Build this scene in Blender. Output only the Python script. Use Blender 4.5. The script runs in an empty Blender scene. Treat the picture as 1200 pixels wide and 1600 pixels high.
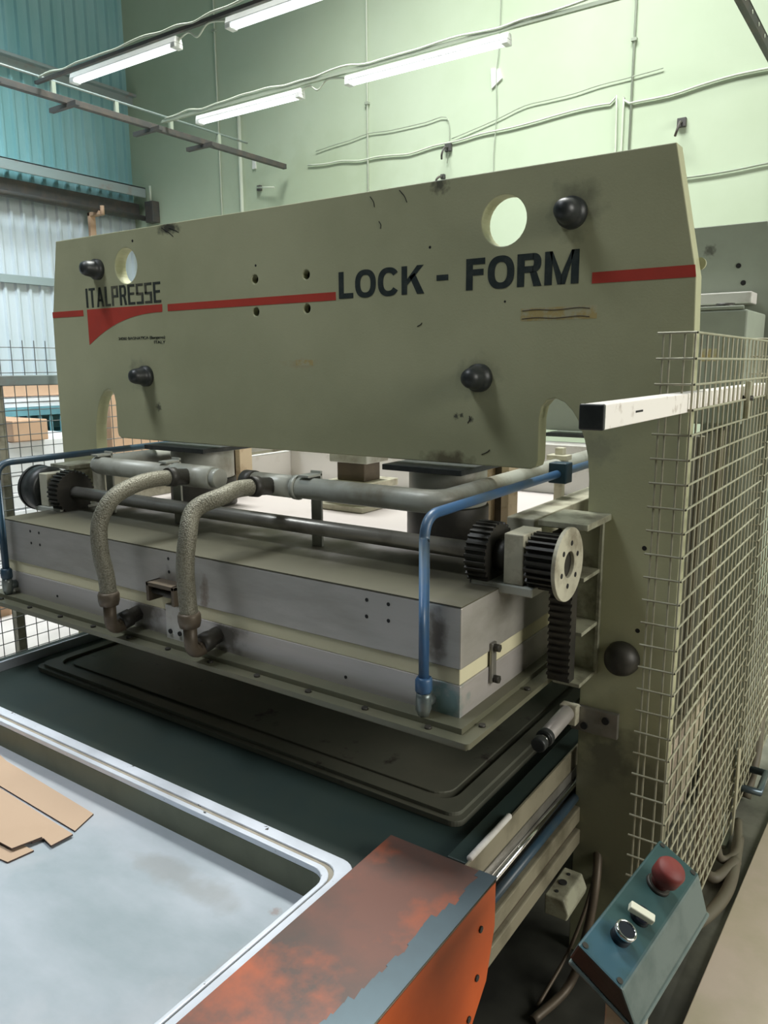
import bpy, bmesh, math, random
from mathutils import Vector, Matrix
random.seed(7)
sc = bpy.context.scene
col = sc.collection

# ------------------------------------------------------------------ camera
cd = bpy.data.cameras.new('camera'); cam = bpy.data.objects.new('camera', cd); col.objects.link(cam)
sc.camera = cam
cd.sensor_fit = 'VERTICAL'; cd.sensor_height = 36.0; cd.lens = 1211.0/1600.0*36.0
cd.clip_start = 0.02; cd.clip_end = 100
_p, _a, _r = math.radians(10.77), math.radians(34.757), math.radians(-0.329)
_f = Vector((-math.sin(_a)*math.cos(_p), math.cos(_a)*math.cos(_p), -math.sin(_p)))
_rt = Vector((math.cos(_a), math.sin(_a), 0)); _up = _rt.cross(_f)
_rt, _up = _rt*math.cos(_r)+_up*math.sin(_r), _up*math.cos(_r)-_rt*math.sin(_r)
M = Matrix((_rt, _up, -_f)).transposed().to_4x4(); M.translation = Vector((0, 0, 1.65))
cam.matrix_world = M

# ------------------------------------------------------------------ world, light, exposure
w = bpy.data.worlds.new('world'); sc.world = w; w.use_nodes = True
bg = w.node_tree.nodes['Background']; bg.inputs[0].default_value = (0.75, 0.86, 1.0, 1); bg.inputs[1].default_value = 0.4
sc.view_settings.view_transform = 'Standard'; sc.view_settings.look = 'None'
sc.view_settings.exposure = 0.0; sc.view_settings.gamma = 1.0; sc.view_settings.use_curve_mapping = False
def area(name, loc, size, target, power, color):
    l = bpy.data.lights.new(name, 'AREA'); l.shape = 'RECTANGLE'; l.size, l.size_y = size
    l.energy = power; l.color = color
    o = bpy.data.objects.new(name, l); col.objects.link(o); o.location = loc
    o.rotation_euler = (Vector(target)-Vector(loc)).to_track_quat('-Z', 'Y').to_euler()
    return o
# daylight through the rear roof light and right-hand window, plus two added fills
def sky(name, loc, size, target, power, color, spread):
    o = area(name, loc, size, target, power, color); o.data.spread = math.radians(spread); return o
sky('skylight_back', (-2.5, 3.7, 6.85), (3.0, 1.0), (-2.5, 4.2, 0), 285, (0.98, 1.0, 0.95), 106)
sky('tray_fill_light', (-3.4, -0.3, 6.85), (2.0, 1.0), (-2.7, 0.5, 0.5), 50, (0.88, 0.94, 1.0), 75)  # unseen roof light added to brighten the tray
sky('cladding_fill_light', (-4.6, 2.0, 6.85), (1.2, 2.0), (-7.3, 3.2, 2.6), 95, (0.82, 0.95, 1.0), 62)  # unseen narrow light added to lift the teal cladding
area('window_daylight', (4.85, 2.0, 3.2), (3.8, 2.4), (-1.5, 2.4, 1.4), 300, (1.0, 0.98, 0.9))

# ------------------------------------------------------------------ materials
def mat(name, c, rough=0.6, metal=0.0, c2=None, scale=6.0, amount=0.5, lo=0.45, hi=0.7, bump=0.0, bscale=60.0,
        spots=None, stretch=None, c3=None, s3=2.0, lo3=0.5, hi3=0.65, emit=None, estr=0.0, spec=0.5):
    m = bpy.data.materials.new(name); m.use_nodes = True
    nt = m.node_tree; N = nt.nodes; L = nt.links
    b = N['Principled BSDF']
    b.inputs['Roughness'].default_value = rough; b.inputs['Metallic'].default_value = metal
    b.inputs['Specular IOR Level'].default_value = spec
    geo = N.new('ShaderNodeNewGeometry'); vec = geo.outputs['Position']
    if stretch:
        mp = N.new('ShaderNodeMapping'); mp.inputs['Scale'].default_value = stretch; L.new(vec, mp.inputs[0]); vec2 = mp.outputs[0]
    else: vec2 = vec
    def rgb(cc): n = N.new('ShaderNodeRGB'); n.outputs[0].default_value = (*cc, 1); return n.outputs[0]
    cur = rgb(c)
    def layer(cur, cc, sc_, l, h, amt, v, detail=6.0):
        t = N.new('ShaderNodeTexNoise'); t.inputs['Scale'].default_value = sc_; t.inputs['Detail'].default_value = detail
        t.inputs['Roughness'].default_value = 0.6
        L.new(v, t.inputs['Vector'])
        r = N.new('ShaderNodeMapRange'); r.inputs[1].default_value = l; r.inputs[2].default_value = h
        r.inputs[4].default_value = amt
        L.new(t.outputs[0], r.inputs[0])
        mx = N.new('ShaderNodeMix'); mx.data_type = 'RGBA'
        L.new(r.outputs[0], mx.inputs[0]); L.new(cur, mx.inputs[6]); L.new(rgb(cc), mx.inputs[7])
        return mx.outputs[2]
    if c2: cur = layer(cur, c2, scale, lo, hi, amount, vec2)
    if c3: cur = layer(cur, c3, s3, lo3, hi3, 1.0, vec)
    for sp in (spots or []):
        (px, py, pz), rad, cc, amt = sp[:4]
        sx = sp[4] if len(sp) > 4 else (1, 1, 1)
        nz = N.new('ShaderNodeTexNoise'); nz.inputs['Scale'].default_value = 2.2/rad; nz.inputs['Detail'].default_value = 4
        L.new(vec, nz.inputs['Vector'])
        sb = N.new('ShaderNodeVectorMath'); sb.operation = 'SUBTRACT'; sb.inputs[1].default_value = (px, py, pz); L.new(vec, sb.inputs[0])
        ml = N.new('ShaderNodeVectorMath'); ml.operation = 'MULTIPLY'; ml.inputs[1].default_value = sx; L.new(sb.outputs[0], ml.inputs[0])
        ln = N.new('ShaderNodeVectorMath'); ln.operation = 'LENGTH'; L.new(ml.outputs[0], ln.inputs[0])
        ad = N.new('ShaderNodeMath'); ad.operation = 'MULTIPLY_ADD'; ad.inputs[1].default_value = 1.0/rad; L.new(ln.outputs['Value'], ad.inputs[0])
        nn = N.new('ShaderNodeMath'); nn.operation = 'MULTIPLY_ADD'; nn.inputs[1].default_value = 1.6; nn.inputs[2].default_value = -0.8
        L.new(nz.outputs[0], nn.inputs[0]); L.new(nn.outputs[0], ad.inputs[2])
        r = N.new('ShaderNodeMapRange'); r.inputs[1].default_value = 1.0; r.inputs[2].default_value = 0.35; r.inputs[4].default_value = amt
        L.new(ad.outputs[0], r.inputs[0])
        mx = N.new('ShaderNodeMix'); mx.data_type = 'RGBA'
        L.new(r.outputs[0], mx.inputs[0]); L.new(cur, mx.inputs[6]); L.new(rgb(cc), mx.inputs[7]); cur = mx.outputs[2]
    L.new(cur, b.inputs['Base Color'])
    if bump:
        t = N.new('ShaderNodeTexNoise'); t.inputs['Scale'].default_value = bscale; L.new(vec, t.inputs['Vector'])
        bp = N.new('ShaderNodeBump'); bp.inputs['Strength'].default_value = bump; bp.inputs['Distance'].default_value = 0.004
        L.new(t.outputs[0], bp.inputs['Height']); L.new(bp.outputs[0], b.inputs['Normal'])
    if emit:
        b.inputs['Emission Color'].default_value = (*emit, 1); b.inputs['Emission Strength'].default_value = estr
    return m

DIRT = (0.07, 0.065, 0.045)
Y1 = 1.9
plate_spots = [((-0.754, Y1, 2.02), 0.08, (0.16, 0.16, 0.11), 0.6), ((-1.009, Y1, 1.612), 0.07, (0.18, 0.18, 0.13), 0.45),
               ((-2.432, Y1, 1.617), 0.07, (0.12, 0.12, 0.09), 0.5), ((-1.10, Y1, 1.385), 0.07, (0.09, 0.07, 0.04), 0.8, (0.8, 1, 2.6)),
               ((-2.23, Y1, 2.118), 0.05, (0.02, 0.02, 0.02), 0.9, (0.8, 1, 2.2)), ((-1.072, Y1, 1.507), 0.010, (0.03, 0.03, 0.03), 0.85), ((-1.055, Y1, 1.51), 0.008, (0.03, 0.03, 0.03), 0.85), ((-1.025, Y1, 1.50), 0.009, (0.03, 0.03, 0.03), 0.8),
               ((-2.33, Y1, 1.50), 0.018, (0.05, 0.05, 0.04), 0.8), ((-1.64, Y1, 1.655), 0.05, (0.42, 0.34, 0.20), 0.55, (0.7, 1, 2.6)),
               ((-1.13, Y1, 2.125), 0.03, (0.05, 0.05, 0.04), 0.8), ((-0.66, Y1, 1.44), 0.05, (0.2, 0.2, 0.16), 0.4),
               ((-0.60, Y1, 0.62), 0.10, (0.05, 0.05, 0.04), 0.8), ((-0.55, Y1, 0.40), 0.42, (0.12, 0.12, 0.08), 0.85),  # wide lower-column patch: grease with the platen's shade painted in
               ((-1.185, Y1, 1.855), 0.0001, DIRT, 0.0)]
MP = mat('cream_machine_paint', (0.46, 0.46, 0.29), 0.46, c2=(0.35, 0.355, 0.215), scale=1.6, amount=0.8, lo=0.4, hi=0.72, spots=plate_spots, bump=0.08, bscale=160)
MP2 = mat('grey_cream_paint', (0.30, 0.335, 0.275), 0.5, c2=(0.21, 0.23, 0.19), scale=3.0, amount=0.7, lo=0.45, hi=0.75,
          spots=[((-0.70, 3.1, 2.05), 0.025, (0.06, 0.06, 0.05), 0.8)])
MCREAM = mat('dirty_cream_paint', (0.50, 0.48, 0.37), 0.5, c2=(0.18, 0.15, 0.10), scale=11.0, amount=0.85, lo=0.48, hi=0.68)
MWHITE = mat('dusty_white_paint', (0.60, 0.585, 0.55), 0.5, c2=(0.32, 0.26, 0.21), scale=8.0, amount=0.7, lo=0.55, hi=0.75)
MALU = mat('dull_aluminium', (0.42, 0.40, 0.37), 0.42, metal=0.35, c2=(0.27, 0.26, 0.22), scale=4.0, amount=0.8, lo=0.42, hi=0.7, stretch=(0.6, 1, 2.5), bump=0.05,
           spots=[((-0.85, 1.42, 1.05), 0.06, (0.06, 0.04, 0.02), 0.7, (1.6, 1, 0.8)), ((-1.60, 1.42, 1.02), 0.04, (0.10, 0.05, 0.02), 0.6, (1.8, 1, 0.6)), ((-1.75, 1.42, 0.98), 0.09, (0.10, 0.09, 0.07), 0.7)])
MALU2 = mat('scuffed_aluminium', (0.46, 0.43, 0.41), 0.38, metal=0.35, c2=(0.40, 0.38, 0.34), scale=7.0, amount=0.7, stretch=(0.5, 1, 5), bump=0.05,
            spots=[((-0.83, 1.42, 0.90), 0.07, (0.10, 0.22, 0.22), 0.8), ((-1.86, 1.42, 0.92), 0.08, (0.1, 0.09, 0.07), 0.8), ((-1.53, 1.42, 0.92), 0.08, (0.1, 0.09, 0.07), 0.8)])
MDUSTSHADE = mat('dusty_shaded_platen_top', (0.50, 0.455, 0.44), 0.6, c2=(0.25, 0.22, 0.16), scale=2.0, amount=0.6, lo=0.5, hi=0.8,
            spots=[((-1.7, 1.50, 1.13), 0.42, (0.10, 0.095, 0.055), 0.97, (0.20, 1.0, 1.0)), ((-0.98, 1.56, 1.13), 0.46, (0.045, 0.04, 0.025), 0.97), ((-2.4, 1.56, 1.13), 0.44, (0.055, 0.055, 0.04), 0.95, (0.6, 1, 1)), ((-1.7, 1.46, 1.13), 0.22, (0.075, 0.07, 0.042), 1.0, (0.10, 1, 1))])  # front patches: dark dirt plus the front plate's shade painted in
MBAND = mat('yellowed_insulation', (0.60, 0.56, 0.38), 0.7, c2=(0.55, 0.50, 0.34), scale=8, amount=0.6)
MFLANGE = mat('greasy_flange', (0.135, 0.135, 0.09), 0.45, metal=0.15, c2=(0.16, 0.15, 0.10), scale=9, amount=0.8)
MBLACK = mat('black_rubber', (0.022, 0.026, 0.026), 0.42, c2=(0.06, 0.06, 0.055), scale=30, amount=0.6)
MOIL = mat('oily_dark_steel', (0.032, 0.030, 0.025), 0.5, metal=0.2, c2=(0.065, 0.058, 0.045), scale=14, amount=0.7)
MSTEEL = mat('dull_steel', (0.30, 0.29, 0.26), 0.36, metal=0.6, c2=(0.12, 0.11, 0.09), scale=8, amount=0.7)
MPIPE = mat('grey_painted_pipe', (0.42, 0.43, 0.38), 0.4, metal=0.1, c2=(0.20, 0.18, 0.13), scale=7, amount=0.8, lo=0.48, hi=0.7)
MRED = mat('red_stripe_vinyl', (0.50, 0.055, 0.035), 0.5, c2=(0.38, 0.05, 0.035), scale=10, amount=0.5)
MINK = mat('black_lettering', (0.020, 0.030, 0.030), 0.5, c2=(0.07, 0.08, 0.07), scale=40, amount=0.5)
MINK2 = mat('worn_black_lettering', (0.035, 0.042, 0.035), 0.5, c2=(0.22, 0.20, 0.13), scale=14, amount=0.6, lo=0.5, hi=0.75)
MYEL = mat('faded_yellow_marker', (0.46, 0.36, 0.15), 0.7, c2=(0.46, 0.44, 0.28), scale=45, amount=1.0, lo=0.42, hi=0.56)
MBLUE = mat('blue_painted_pipe', (0.035, 0.095, 0.20), 0.4, c2=(0.09, 0.12, 0.13), scale=9, amount=0.7)
MBLUED = mat('grimy_blue_pipe', (0.02, 0.05, 0.08), 0.4, c2=(0.05, 0.06, 0.06), scale=9, amount=0.7)
MFIT = mat('grey_fitting_steel', (0.20, 0.22, 0.20), 0.35, metal=0.5, c2=(0.05, 0.10, 0.13), scale=20, amount=0.7)
MBROWN = mat('grimy_brown_fitting', (0.11, 0.085, 0.058), 0.5, metal=0.3, c2=(0.07, 0.055, 0.04), scale=14, amount=0.8)
MMAT = mat('dark_press_blanket', (0.10, 0.105, 0.08), 0.55, c2=(0.15, 0.145, 0.11), scale=3.5, amount=0.8, lo=0.4, hi=0.7, c3=(0.03, 0.022, 0.02), s3=9, lo3=0.62, hi3=0.70)
MMAT2 = mat('dark_green_belt', (0.020, 0.036, 0.032), 0.55, c2=(0.030, 0.042, 0.032), scale=3, amount=0.8)
MTRAY = mat('scuffed_tray_metal', (0.44, 0.48, 0.53), 0.33, metal=0.2, c2=(0.29, 0.345, 0.375), scale=1.7, amount=0.9, lo=0.40, hi=0.64, stretch=(1.0, 1.8, 1), c3=(0.54, 0.54, 0.57), s3=1.5, lo3=0.47, hi3=0.66,
            spots=[((-0.98, 0.88, 0.515), 0.09, (0.30, 0.27, 0.24), 0.4, (2.6, 0.7, 1)), ((-1.28, 1.02, 0.515), 0.13, (0.27, 0.27, 0.26), 0.5, (0.6, 2.6, 1)), ((-1.06, 0.62, 0.515), 0.03, (0.15, 0.13, 0.10), 0.6, (1, .6, 1)), ((-1.02, 1.06, 0.515), 0.015, (0.28, 0.20, 0.17), 0.6)])
MRIM = mat('bright_worn_rim', (0.70, 0.74, 0.82), 0.3, metal=0.3, c2=(0.50, 0.54, 0.60), scale=7, amount=0.6, c3=(0.06, 0.06, 0.06), s3=30, lo3=0.66, hi3=0.68)
MGASK = mat('brown_gasket', (0.25, 0.22, 0.17), 0.7, c2=(0.35, 0.33, 0.28), scale=20, amount=0.6)
MWALLT = mat('olive_tray_wall', (0.13, 0.14, 0.09), 0.55, metal=0.1, c2=(0.09, 0.10, 0.06), scale=8, amount=0.8)
MCARD = mat('tan_cardboard', (0.42, 0.30, 0.21), 0.85, c2=(0.37, 0.26, 0.175), scale=2.5, amount=0.8)
MCARDE = mat('dark_board_edge', (0.055, 0.035, 0.03), 0.8)
MCARTON = mat('brown_carton', (0.55, 0.36, 0.24), 0.85, c2=(0.46, 0.30, 0.2), scale=3, amount=0.7)
MWRAP = mat('white_wrapped_sheets', (0.82, 0.83, 0.86), 0.6, c2=(0.62, 0.65, 0.68), scale=5, amount=0.6)
MTEALB = mat('teal_rack_paint', (0.16, 0.36, 0.42), 0.5, c2=(0.10, 0.25, 0.30), scale=7, amount=0.7)
MORANGE = mat('worn_orange_top', (0.16, 0.075, 0.058), 0.36, metal=0.2, c2=(0.07, 0.06, 0.055), scale=4.0, amount=0.95, lo=0.40, hi=0.66, c3=(0.36, 0.095, 0.045), s3=4.5, lo3=0.50, hi3=0.68)
MORSIDE = mat('orange_paint', (0.58, 0.105, 0.02), 0.5, c2=(0.45, 0.075, 0.015), scale=5, amount=0.7)
MBARE = mat('bare_blue_grey_steel', (0.11, 0.15, 0.175), 0.32, metal=0.6, c2=(0.10, 0.13, 0.15), scale=9, amount=0.7)
MWIRE = mat('cream_wire', (0.38, 0.37, 0.27), 0.4, metal=0.1, c2=(0.26, 0.23, 0.14), scale=20, amount=0.7)
MWIRED = mat('grey_wire', (0.20, 0.22, 0.22), 0.5)
MTUBE = mat('scratched_white_tube', (0.88, 0.84, 0.80), 0.45, c2=(0.35, 0.27, 0.22), scale=24, amount=0.8, lo=0.58, hi=0.72)
MBOXG = mat('teal_enclosure', (0.022, 0.062, 0.062), 0.45, c2=(0.014, 0.036, 0.036), scale=6, amount=0.7, spots=[((-0.31, 1.05, 0.77), 0.07, (0.028, 0.085, 0.125), 0.7)])
MBOXS = mat('pale_enclosure_side', (0.12, 0.16, 0.15), 0.5, c2=(0.05, 0.085, 0.08), scale=14, amount=0.8)
MREDB = mat('red_button_plastic', (0.16, 0.022, 0.018), 0.6, c2=(0.16, 0.03, 0.025), scale=30, amount=0.6)
MCHROME = mat('chrome', (0.75, 0.75, 0.75), 0.15, metal=1.0)
MPIPED = mat('shaded_bracket_paint', (0.34, 0.34, 0.25), 0.5, c2=(0.10, 0.09, 0.06), scale=14, amount=0.85, lo=0.45, hi=0.66)  # cream darkened so the bracket's recess shade sits in the colour
MBEAM = mat('shaded_beam_paint', (0.22, 0.20, 0.14), 0.5, c2=(0.09, 0.08, 0.05), scale=10, amount=0.8)  # cream darkened to carry the beams' shade in the colour, with grime mottling
MPOST = mat('yellowish_post_paint', (0.62, 0.50, 0.34), 0.55, c2=(0.35, 0.22, 0.12), scale=16, amount=0.8, lo=0.52, hi=0.7)
MPANEL = mat('dark_olive_panel', (0.085, 0.085, 0.062), 0.6, c2=(0.04, 0.04, 0.03), scale=5, amount=0.7)
MBTN = mat('black_button_plastic', (0.012, 0.014, 0.022), 0.25)
MKEY = mat('ivory_selector', (0.62, 0.62, 0.50), 0.4)
MHOUS = mat('lamp_housing_white', (0.80, 0.82, 0.80), 0.45, c2=(0.6, 0.62, 0.58), scale=6, amount=0.4)
MTUBEL = mat('lit_fluorescent_tube', (0.9, 0.92, 0.95), 0.3, emit=(0.90, 0.97, 1.0), estr=1.6)
MRUST = mat('dark_roof_steel', (0.07, 0.07, 0.068), 0.6, c2=(0.13, 0.10, 0.08), scale=9, amount=0.7)
MCABLE = mat('pale_wall_cable', (0.62, 0.68, 0.57), 0.6)
MCABLED = mat('dark_wall_cable', (0.36, 0.41, 0.33), 0.7)
MHOSEF = mat('dusty_brown_hose', (0.13, 0.115, 0.08), 0.6, c2=(0.12, 0.10, 0.07), scale=14, amount=0.8)
MWALK = mat('pale_walkway_board', (0.62, 0.52, 0.43), 0.6, c2=(0.46, 0.42, 0.28), scale=2.2, amount=0.9, lo=0.42, hi=0.66, c3=(0.66, 0.54, 0.47), s3=1.6, lo3=0.55, hi3=0.7)
MFLOOR = mat('greasy_concrete', (0.20, 0.20, 0.16), 0.65, c2=(0.06, 0.06, 0.045), scale=2.6, amount=0.9, lo=0.42, hi=0.62,
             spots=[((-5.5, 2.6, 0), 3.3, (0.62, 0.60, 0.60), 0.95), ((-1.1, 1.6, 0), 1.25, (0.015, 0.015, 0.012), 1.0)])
MGREEN = mat('pale_green_wall', (0.53, 0.62, 0.48), 0.85, c2=(0.46, 0.55, 0.40), scale=0.9, amount=0.8, lo=0.35, hi=0.7, bump=0.15, bscale=14,
             spots=[((-4.9, 6, 3.2), 0.6, (0.40, 0.48, 0.33), 0.6, (0.5, 1, 1))])
MTEAL = mat('teal_sheet_cladding', (0.24, 0.48, 0.50), 0.5, c2=(0.38, 0.60, 0.62), scale=1.3, amount=0.8, lo=0.4, hi=0.65, stretch=(1, 1.6, 0.35))
MLITE = mat('pale_sheet_cladding', (0.56, 0.62, 0.66), 0.5, c2=(0.44, 0.52, 0.55), scale=1.3, amount=0.8, stretch=(1, 1.6, 0.35))
MGIRT = mat('grey_girt_steel', (0.30, 0.36, 0.36), 0.5, c2=(0.30, 0.18, 0.12), scale=7, amount=0.7, lo=0.55, hi=0.75)
MDARKW = mat('dark_hall_wall', (0.10, 0.11, 0.10), 0.8, c2=(0.07, 0.08, 0.07), scale=1.5)
MCEIL = mat('roof_sheet', (0.16, 0.18, 0.17), 0.7, c2=(0.25, 0.28, 0.26), scale=2, amount=0.6)
MHOLE = mat('bore_black', (0.01, 0.01, 0.01), 0.8)
# braided hose: woven steel jacket
MBRAID = mat('braided_hose_jacket', (0.24, 0.24, 0.20), 0.5, metal=0.3)
def _braid():
    nt = MBRAID.node_tree; N = nt.nodes; L = nt.links; b = N['Principled BSDF']
    geo = N.new('ShaderNodeNewGeometry'); v = N.new('ShaderNodeTexVoronoi'); v.inputs['Scale'].default_value = 230
    L.new(geo.outputs['Position'], v.inputs['Vector'])
    bp = N.new('ShaderNodeBump'); bp.inputs['Strength'].default_value = 0.7; bp.inputs['Distance'].default_value = 0.002; bp.invert = True
    L.new(v.outputs['Distance'], bp.inputs['Height']); L.new(bp.outputs[0], b.inputs['Normal'])
    rp = N.new('ShaderNodeMix'); rp.data_type = 'RGBA'; rp.inputs[6].default_value = (0.26, 0.25, 0.19, 1); rp.inputs[7].default_value = (0.11, 0.10, 0.07, 1)
    L.new(v.outputs['Distance'], rp.inputs[0]); L.new(rp.outputs[2], b.inputs['Base Color'])
_braid()

# ------------------------------------------------------------------ helpers
def props(o, label=None, cat=None, group=None, kind=None):
    if label: o['label'] = label
    if cat: o['category'] = cat
    if group: o['group'] = group
    if kind: o['kind'] = kind
    return o
def thing(name, label, cat, loc=(0, 0, 0), group=None):
    o = bpy.data.objects.new(name, None); col.objects.link(o); o.location = loc; o.empty_display_size = 0.05
    return props(o, label, cat, group)
def wloc(o):
    v = Vector((0, 0, 0))
    while o is not None: v += o.location; o = o.parent
    return v
class MB:
    def __init__(s): s.bm = bmesh.new()
    def box(s, x0, x1, y0, y1, z0, z1):
        v = [s.bm.verts.new((x, y, z)) for z in (z0, z1) for x, y in ((x0, y0), (x1, y0), (x1, y1), (x0, y1))]
        for f in ((0, 3, 2, 1), (4, 5, 6, 7), (0, 1, 5, 4), (1, 2, 6, 5), (2, 3, 7, 6), (3, 0, 4, 7)): s.bm.faces.new([v[i] for i in f])
        return s
    def obox(s, o, a, b, c):
        o, a, b, c = map(Vector, (o, a, b, c))
        v = [s.bm.verts.new(o+a*i+b*j+c*k) for k in (0, 1) for i, j in ((0, 0), (1, 0), (1, 1), (0, 1))]
        fs = [s.bm.faces.new([v[i] for i in f]) for f in ((0, 3, 2, 1), (4, 5, 6, 7), (0, 1, 5, 4), (1, 2, 6, 5), (2, 3, 7, 6), (3, 0, 4, 7))]
        bmesh.ops.recalc_face_normals(s.bm, faces=fs); return s
    def cyl(s, p0, p1, r0, r1=None, n=24, caps=True):
        return s.lathe(p0, p1, [(0, r0), (1, r0 if r1 is None else r1)], n, caps)
    def lathe(s, p0, p1, prof, n=24, caps=True):
        p0, p1 = Vector(p0), Vector(p1); d = p1-p0; ax = d.normalized()
        u = ax.orthogonal().normalized(); v = ax.cross(u); rings = []
        for t, r in prof:
            rings.append([s.bm.verts.new(p0+d*t+(u*math.cos(2*math.pi*i/n)+v*math.sin(2*math.pi*i/n))*max(r, 1e-5)) for i in range(n)])
        for A, B in zip(rings, rings[1:]):
            for i in range(n): f = s.bm.faces.new((A[i], A[(i+1) % n], B[(i+1) % n], B[i])); f.smooth = True
        if caps:
            s.bm.faces.new(rings[0][::-1]); s.bm.faces.new(rings[-1])
        return s
    def tube(s, pts, r, n=12, smooth=True, sub=8):
        P = [Vector(p) for p in pts]
        if smooth and len(P) > 2:
            Q = [P[0]*2-P[1]]+P+[P[-1]*2-P[-2]]; out = []
            for i in range(1, len(Q)-2):
                a, b, c, d = Q[i-1:i+3]
                for k in range(sub):
                    t = k/sub
                    out.append(0.5*((2*b)+(c-a)*t+(2*a-5*b+4*c-d)*t*t+(3*b-a-3*c+d)*t**3))
            out.append(P[-1]); P = out
        T = [(P[min(i+1, len(P)-1)]-P[max(i-1, 0)]).normalized() for i in range(len(P))]
        u = T[0].orthogonal().normalized(); rings = []
        for i, p in enumerate(P):
            u = (u-T[i]*u.dot(T[i])).normalized(); v = T[i].cross(u)
            rr = r(i/(len(P)-1)) if callable(r) else r
            rings.append([s.bm.verts.new(p+(u*math.cos(2*math.pi*k/n)+v*math.sin(2*math.pi*k/n))*rr) for k in range(n)])
        for A, B in zip(rings, rings[1:]):
            for k in range(n): f = s.bm.faces.new((A[k], A[(k+1) % n], B[(k+1) % n], B[k])); f.smooth = n > 4
        s.bm.faces.new(rings[0][::-1]); s.bm.faces.new(rings[-1]); return s
    def prism(s, loops, axis, a0, a1):
        """loops of 2-D points (outer first, then holes) extruded along axis 'x','y' or 'z'"""
        def P(p, a): return {'x': (a, p[0], p[1]), 'y': (p[0], a, p[1]), 'z': (p[0], p[1], a)}[axis]
        es = []; V = []
        for lp in loops:
            vs = [s.bm.verts.new(P(p, a0)) for p in lp]; V.append(vs)
            es += [s.bm.edges.new((vs[i], vs[(i+1) % len(vs)])) for i in range(len(vs))]
        r = bmesh.ops.triangle_fill(s.bm, edges=es, use_beauty=True)
        fs = [g for g in r['geom'] if isinstance(g, bmesh.types.BMFace)]
        top = {}
        for vs in V:
            for v in vs: c = v.co.copy(); c['xyz'.index(axis)] = a1; top[v] = s.bm.verts.new(c)
        new = [s.bm.faces.new([top[v] for v in reversed(f.verts)]) for f in fs]
        for vs in V:
            for i in range(len(vs)): a, b = vs[i], vs[(i+1) % len(vs)]; new.append(s.bm.faces.new((a, b, top[b], top[a])))
        bmesh.ops.recalc_face_normals(s.bm, faces=fs+new); return s
    def build(s, name, m, parent=None, bevel=0.0, segs=2, label=None):
        off = wloc(parent) if parent else Vector((0, 0, 0))
        me = bpy.data.meshes.new(name)
        bmesh.ops.translate(s.bm, verts=s.bm.verts, vec=-off)
        s.bm.to_mesh(me); s.bm.free(); me.materials.append(m)
        o = bpy.data.objects.new(name, me); col.objects.link(o)
        if parent: o.parent = parent
        if bevel:
            b = o.modifiers.new('bevel', 'BEVEL'); b.width = bevel; b.segments = segs; b.limit_method = 'ANGLE'; b.angle_limit = 0.6
        if label: o['label'] = label
        return o
def circ(cx, cz, r, n=32): return [(cx+r*math.cos(2*math.pi*i/n), cz+r*math.sin(2*math.pi*i/n)) for i in range(n)]
def rrect(x0, x1, y0, y1, r, n=6):
    out = []
    for cx, cy, a in ((x1-r, y0+r, -90), (x1-r, y1-r, 0), (x0+r, y1-r, 90), (x0+r, y0+r, 180)):
        for i in range(n+1): t = math.radians(a+90*i/n); out.append((cx+r*math.cos(t), cy+r*math.sin(t)))
    return out
def text(body, x0, x1, z0, z1, y, m, parent, name='lettering', bold=0.0, depth=0.0006, label=None, condense=False):
    cu = bpy.data.curves.new(name, 'FONT'); cu.body = body; cu.size = 1; cu.extrude = 0.01; cu.offset = bold
    cu.space_character = 0.92
    t = bpy.data.objects.new('tmp', cu); col.objects.link(t)
    dg = bpy.context.evaluated_depsgraph_get(); me = bpy.data.meshes.new_from_object(t.evaluated_get(dg)); col.objects.unlink(t); bpy.data.objects.remove(t)
    xs = [v.co.x for v in me.vertices]; zs = [v.co.y for v in me.vertices]
    a, b, c, d = min(xs), max(xs), min(zs), max(zs); off = wloc(parent)
    for v in me.vertices:
        v.co = Vector((x0+(v.co.x-a)/(b-a)*(x1-x0), y+(-v.co.z)*depth/0.01-depth, z0+(v.co.y-c)/(d-c)*(z1-z0)))-off
    me.name = name; me.materials.append(m)
    o = bpy.data.objects.new(name, me); col.objects.link(o); o.parent = parent
    if label: o['label'] = label
    return o
def struct(o): o['kind'] = 'structure'; return o
CX = -1.703
def mx(x): return 2*CX-x

# ------------------------------------------------------------------ the hall
struct(MB().box(-9, 5.2, -5.2, 6.2, -0.1, 0).build('floor', MFLOOR))
struct(MB().box(-7.8, 5.2, 6.0, 6.2, 0, 7.1).build('wall_back', MGREEN))
# corrugated cladding of the left wall, pale below and teal above
def corr(z0, z1, y0, y1, x, pitch=0.13, d=0.028):
    m = MB(); P = []; y = y0
    while y < y1:
        P += [(x, y), (x, y+pitch*0.62), (x+d, y+pitch*0.72), (x+d, y+pitch*0.9)]; y += pitch
    P.append((x, y1)); lo = [m.bm.verts.new((a, b, z0)) for a, b in P]; hi = [m.bm.verts.new((a, b, z1)) for a, b in P]
    for i in range(len(P)-1): m.bm.faces.new((lo[i], lo[i+1], hi[i+1], hi[i]))
    lo2 = [m.bm.verts.new((x-0.06, y0, z)) for z in (z0, z1)]; hi2 = [m.bm.verts.new((x-0.06, y1, z)) for z in (z0, z1)]
    m.bm.faces.new((lo[0], hi[0], lo2[1], lo2[0])); m.bm.faces.new((lo[-1], hi2[0], hi2[1], hi[-1])); m.bm.faces.new((lo2[0], lo2[1], hi2[1], hi2[0]))
    m.bm.faces.new(hi+[hi2[1], lo2[1]])
    bmesh.ops.recalc_face_normals(m.bm, faces=m.bm.faces); return m
wl = struct(MB().box(-7.8, -7.64, -5.2, 6.2, 0, 7.1).build('wall_left', MCEIL))
corr(0.0, 3.32, 0.5, 6.0, -7.57).build('pale_cladding', MLITE, wl)
corr(3.32, 7.0, 0.5, 6.0, -7.58).build('teal_cladding', MTEAL, wl)
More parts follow.
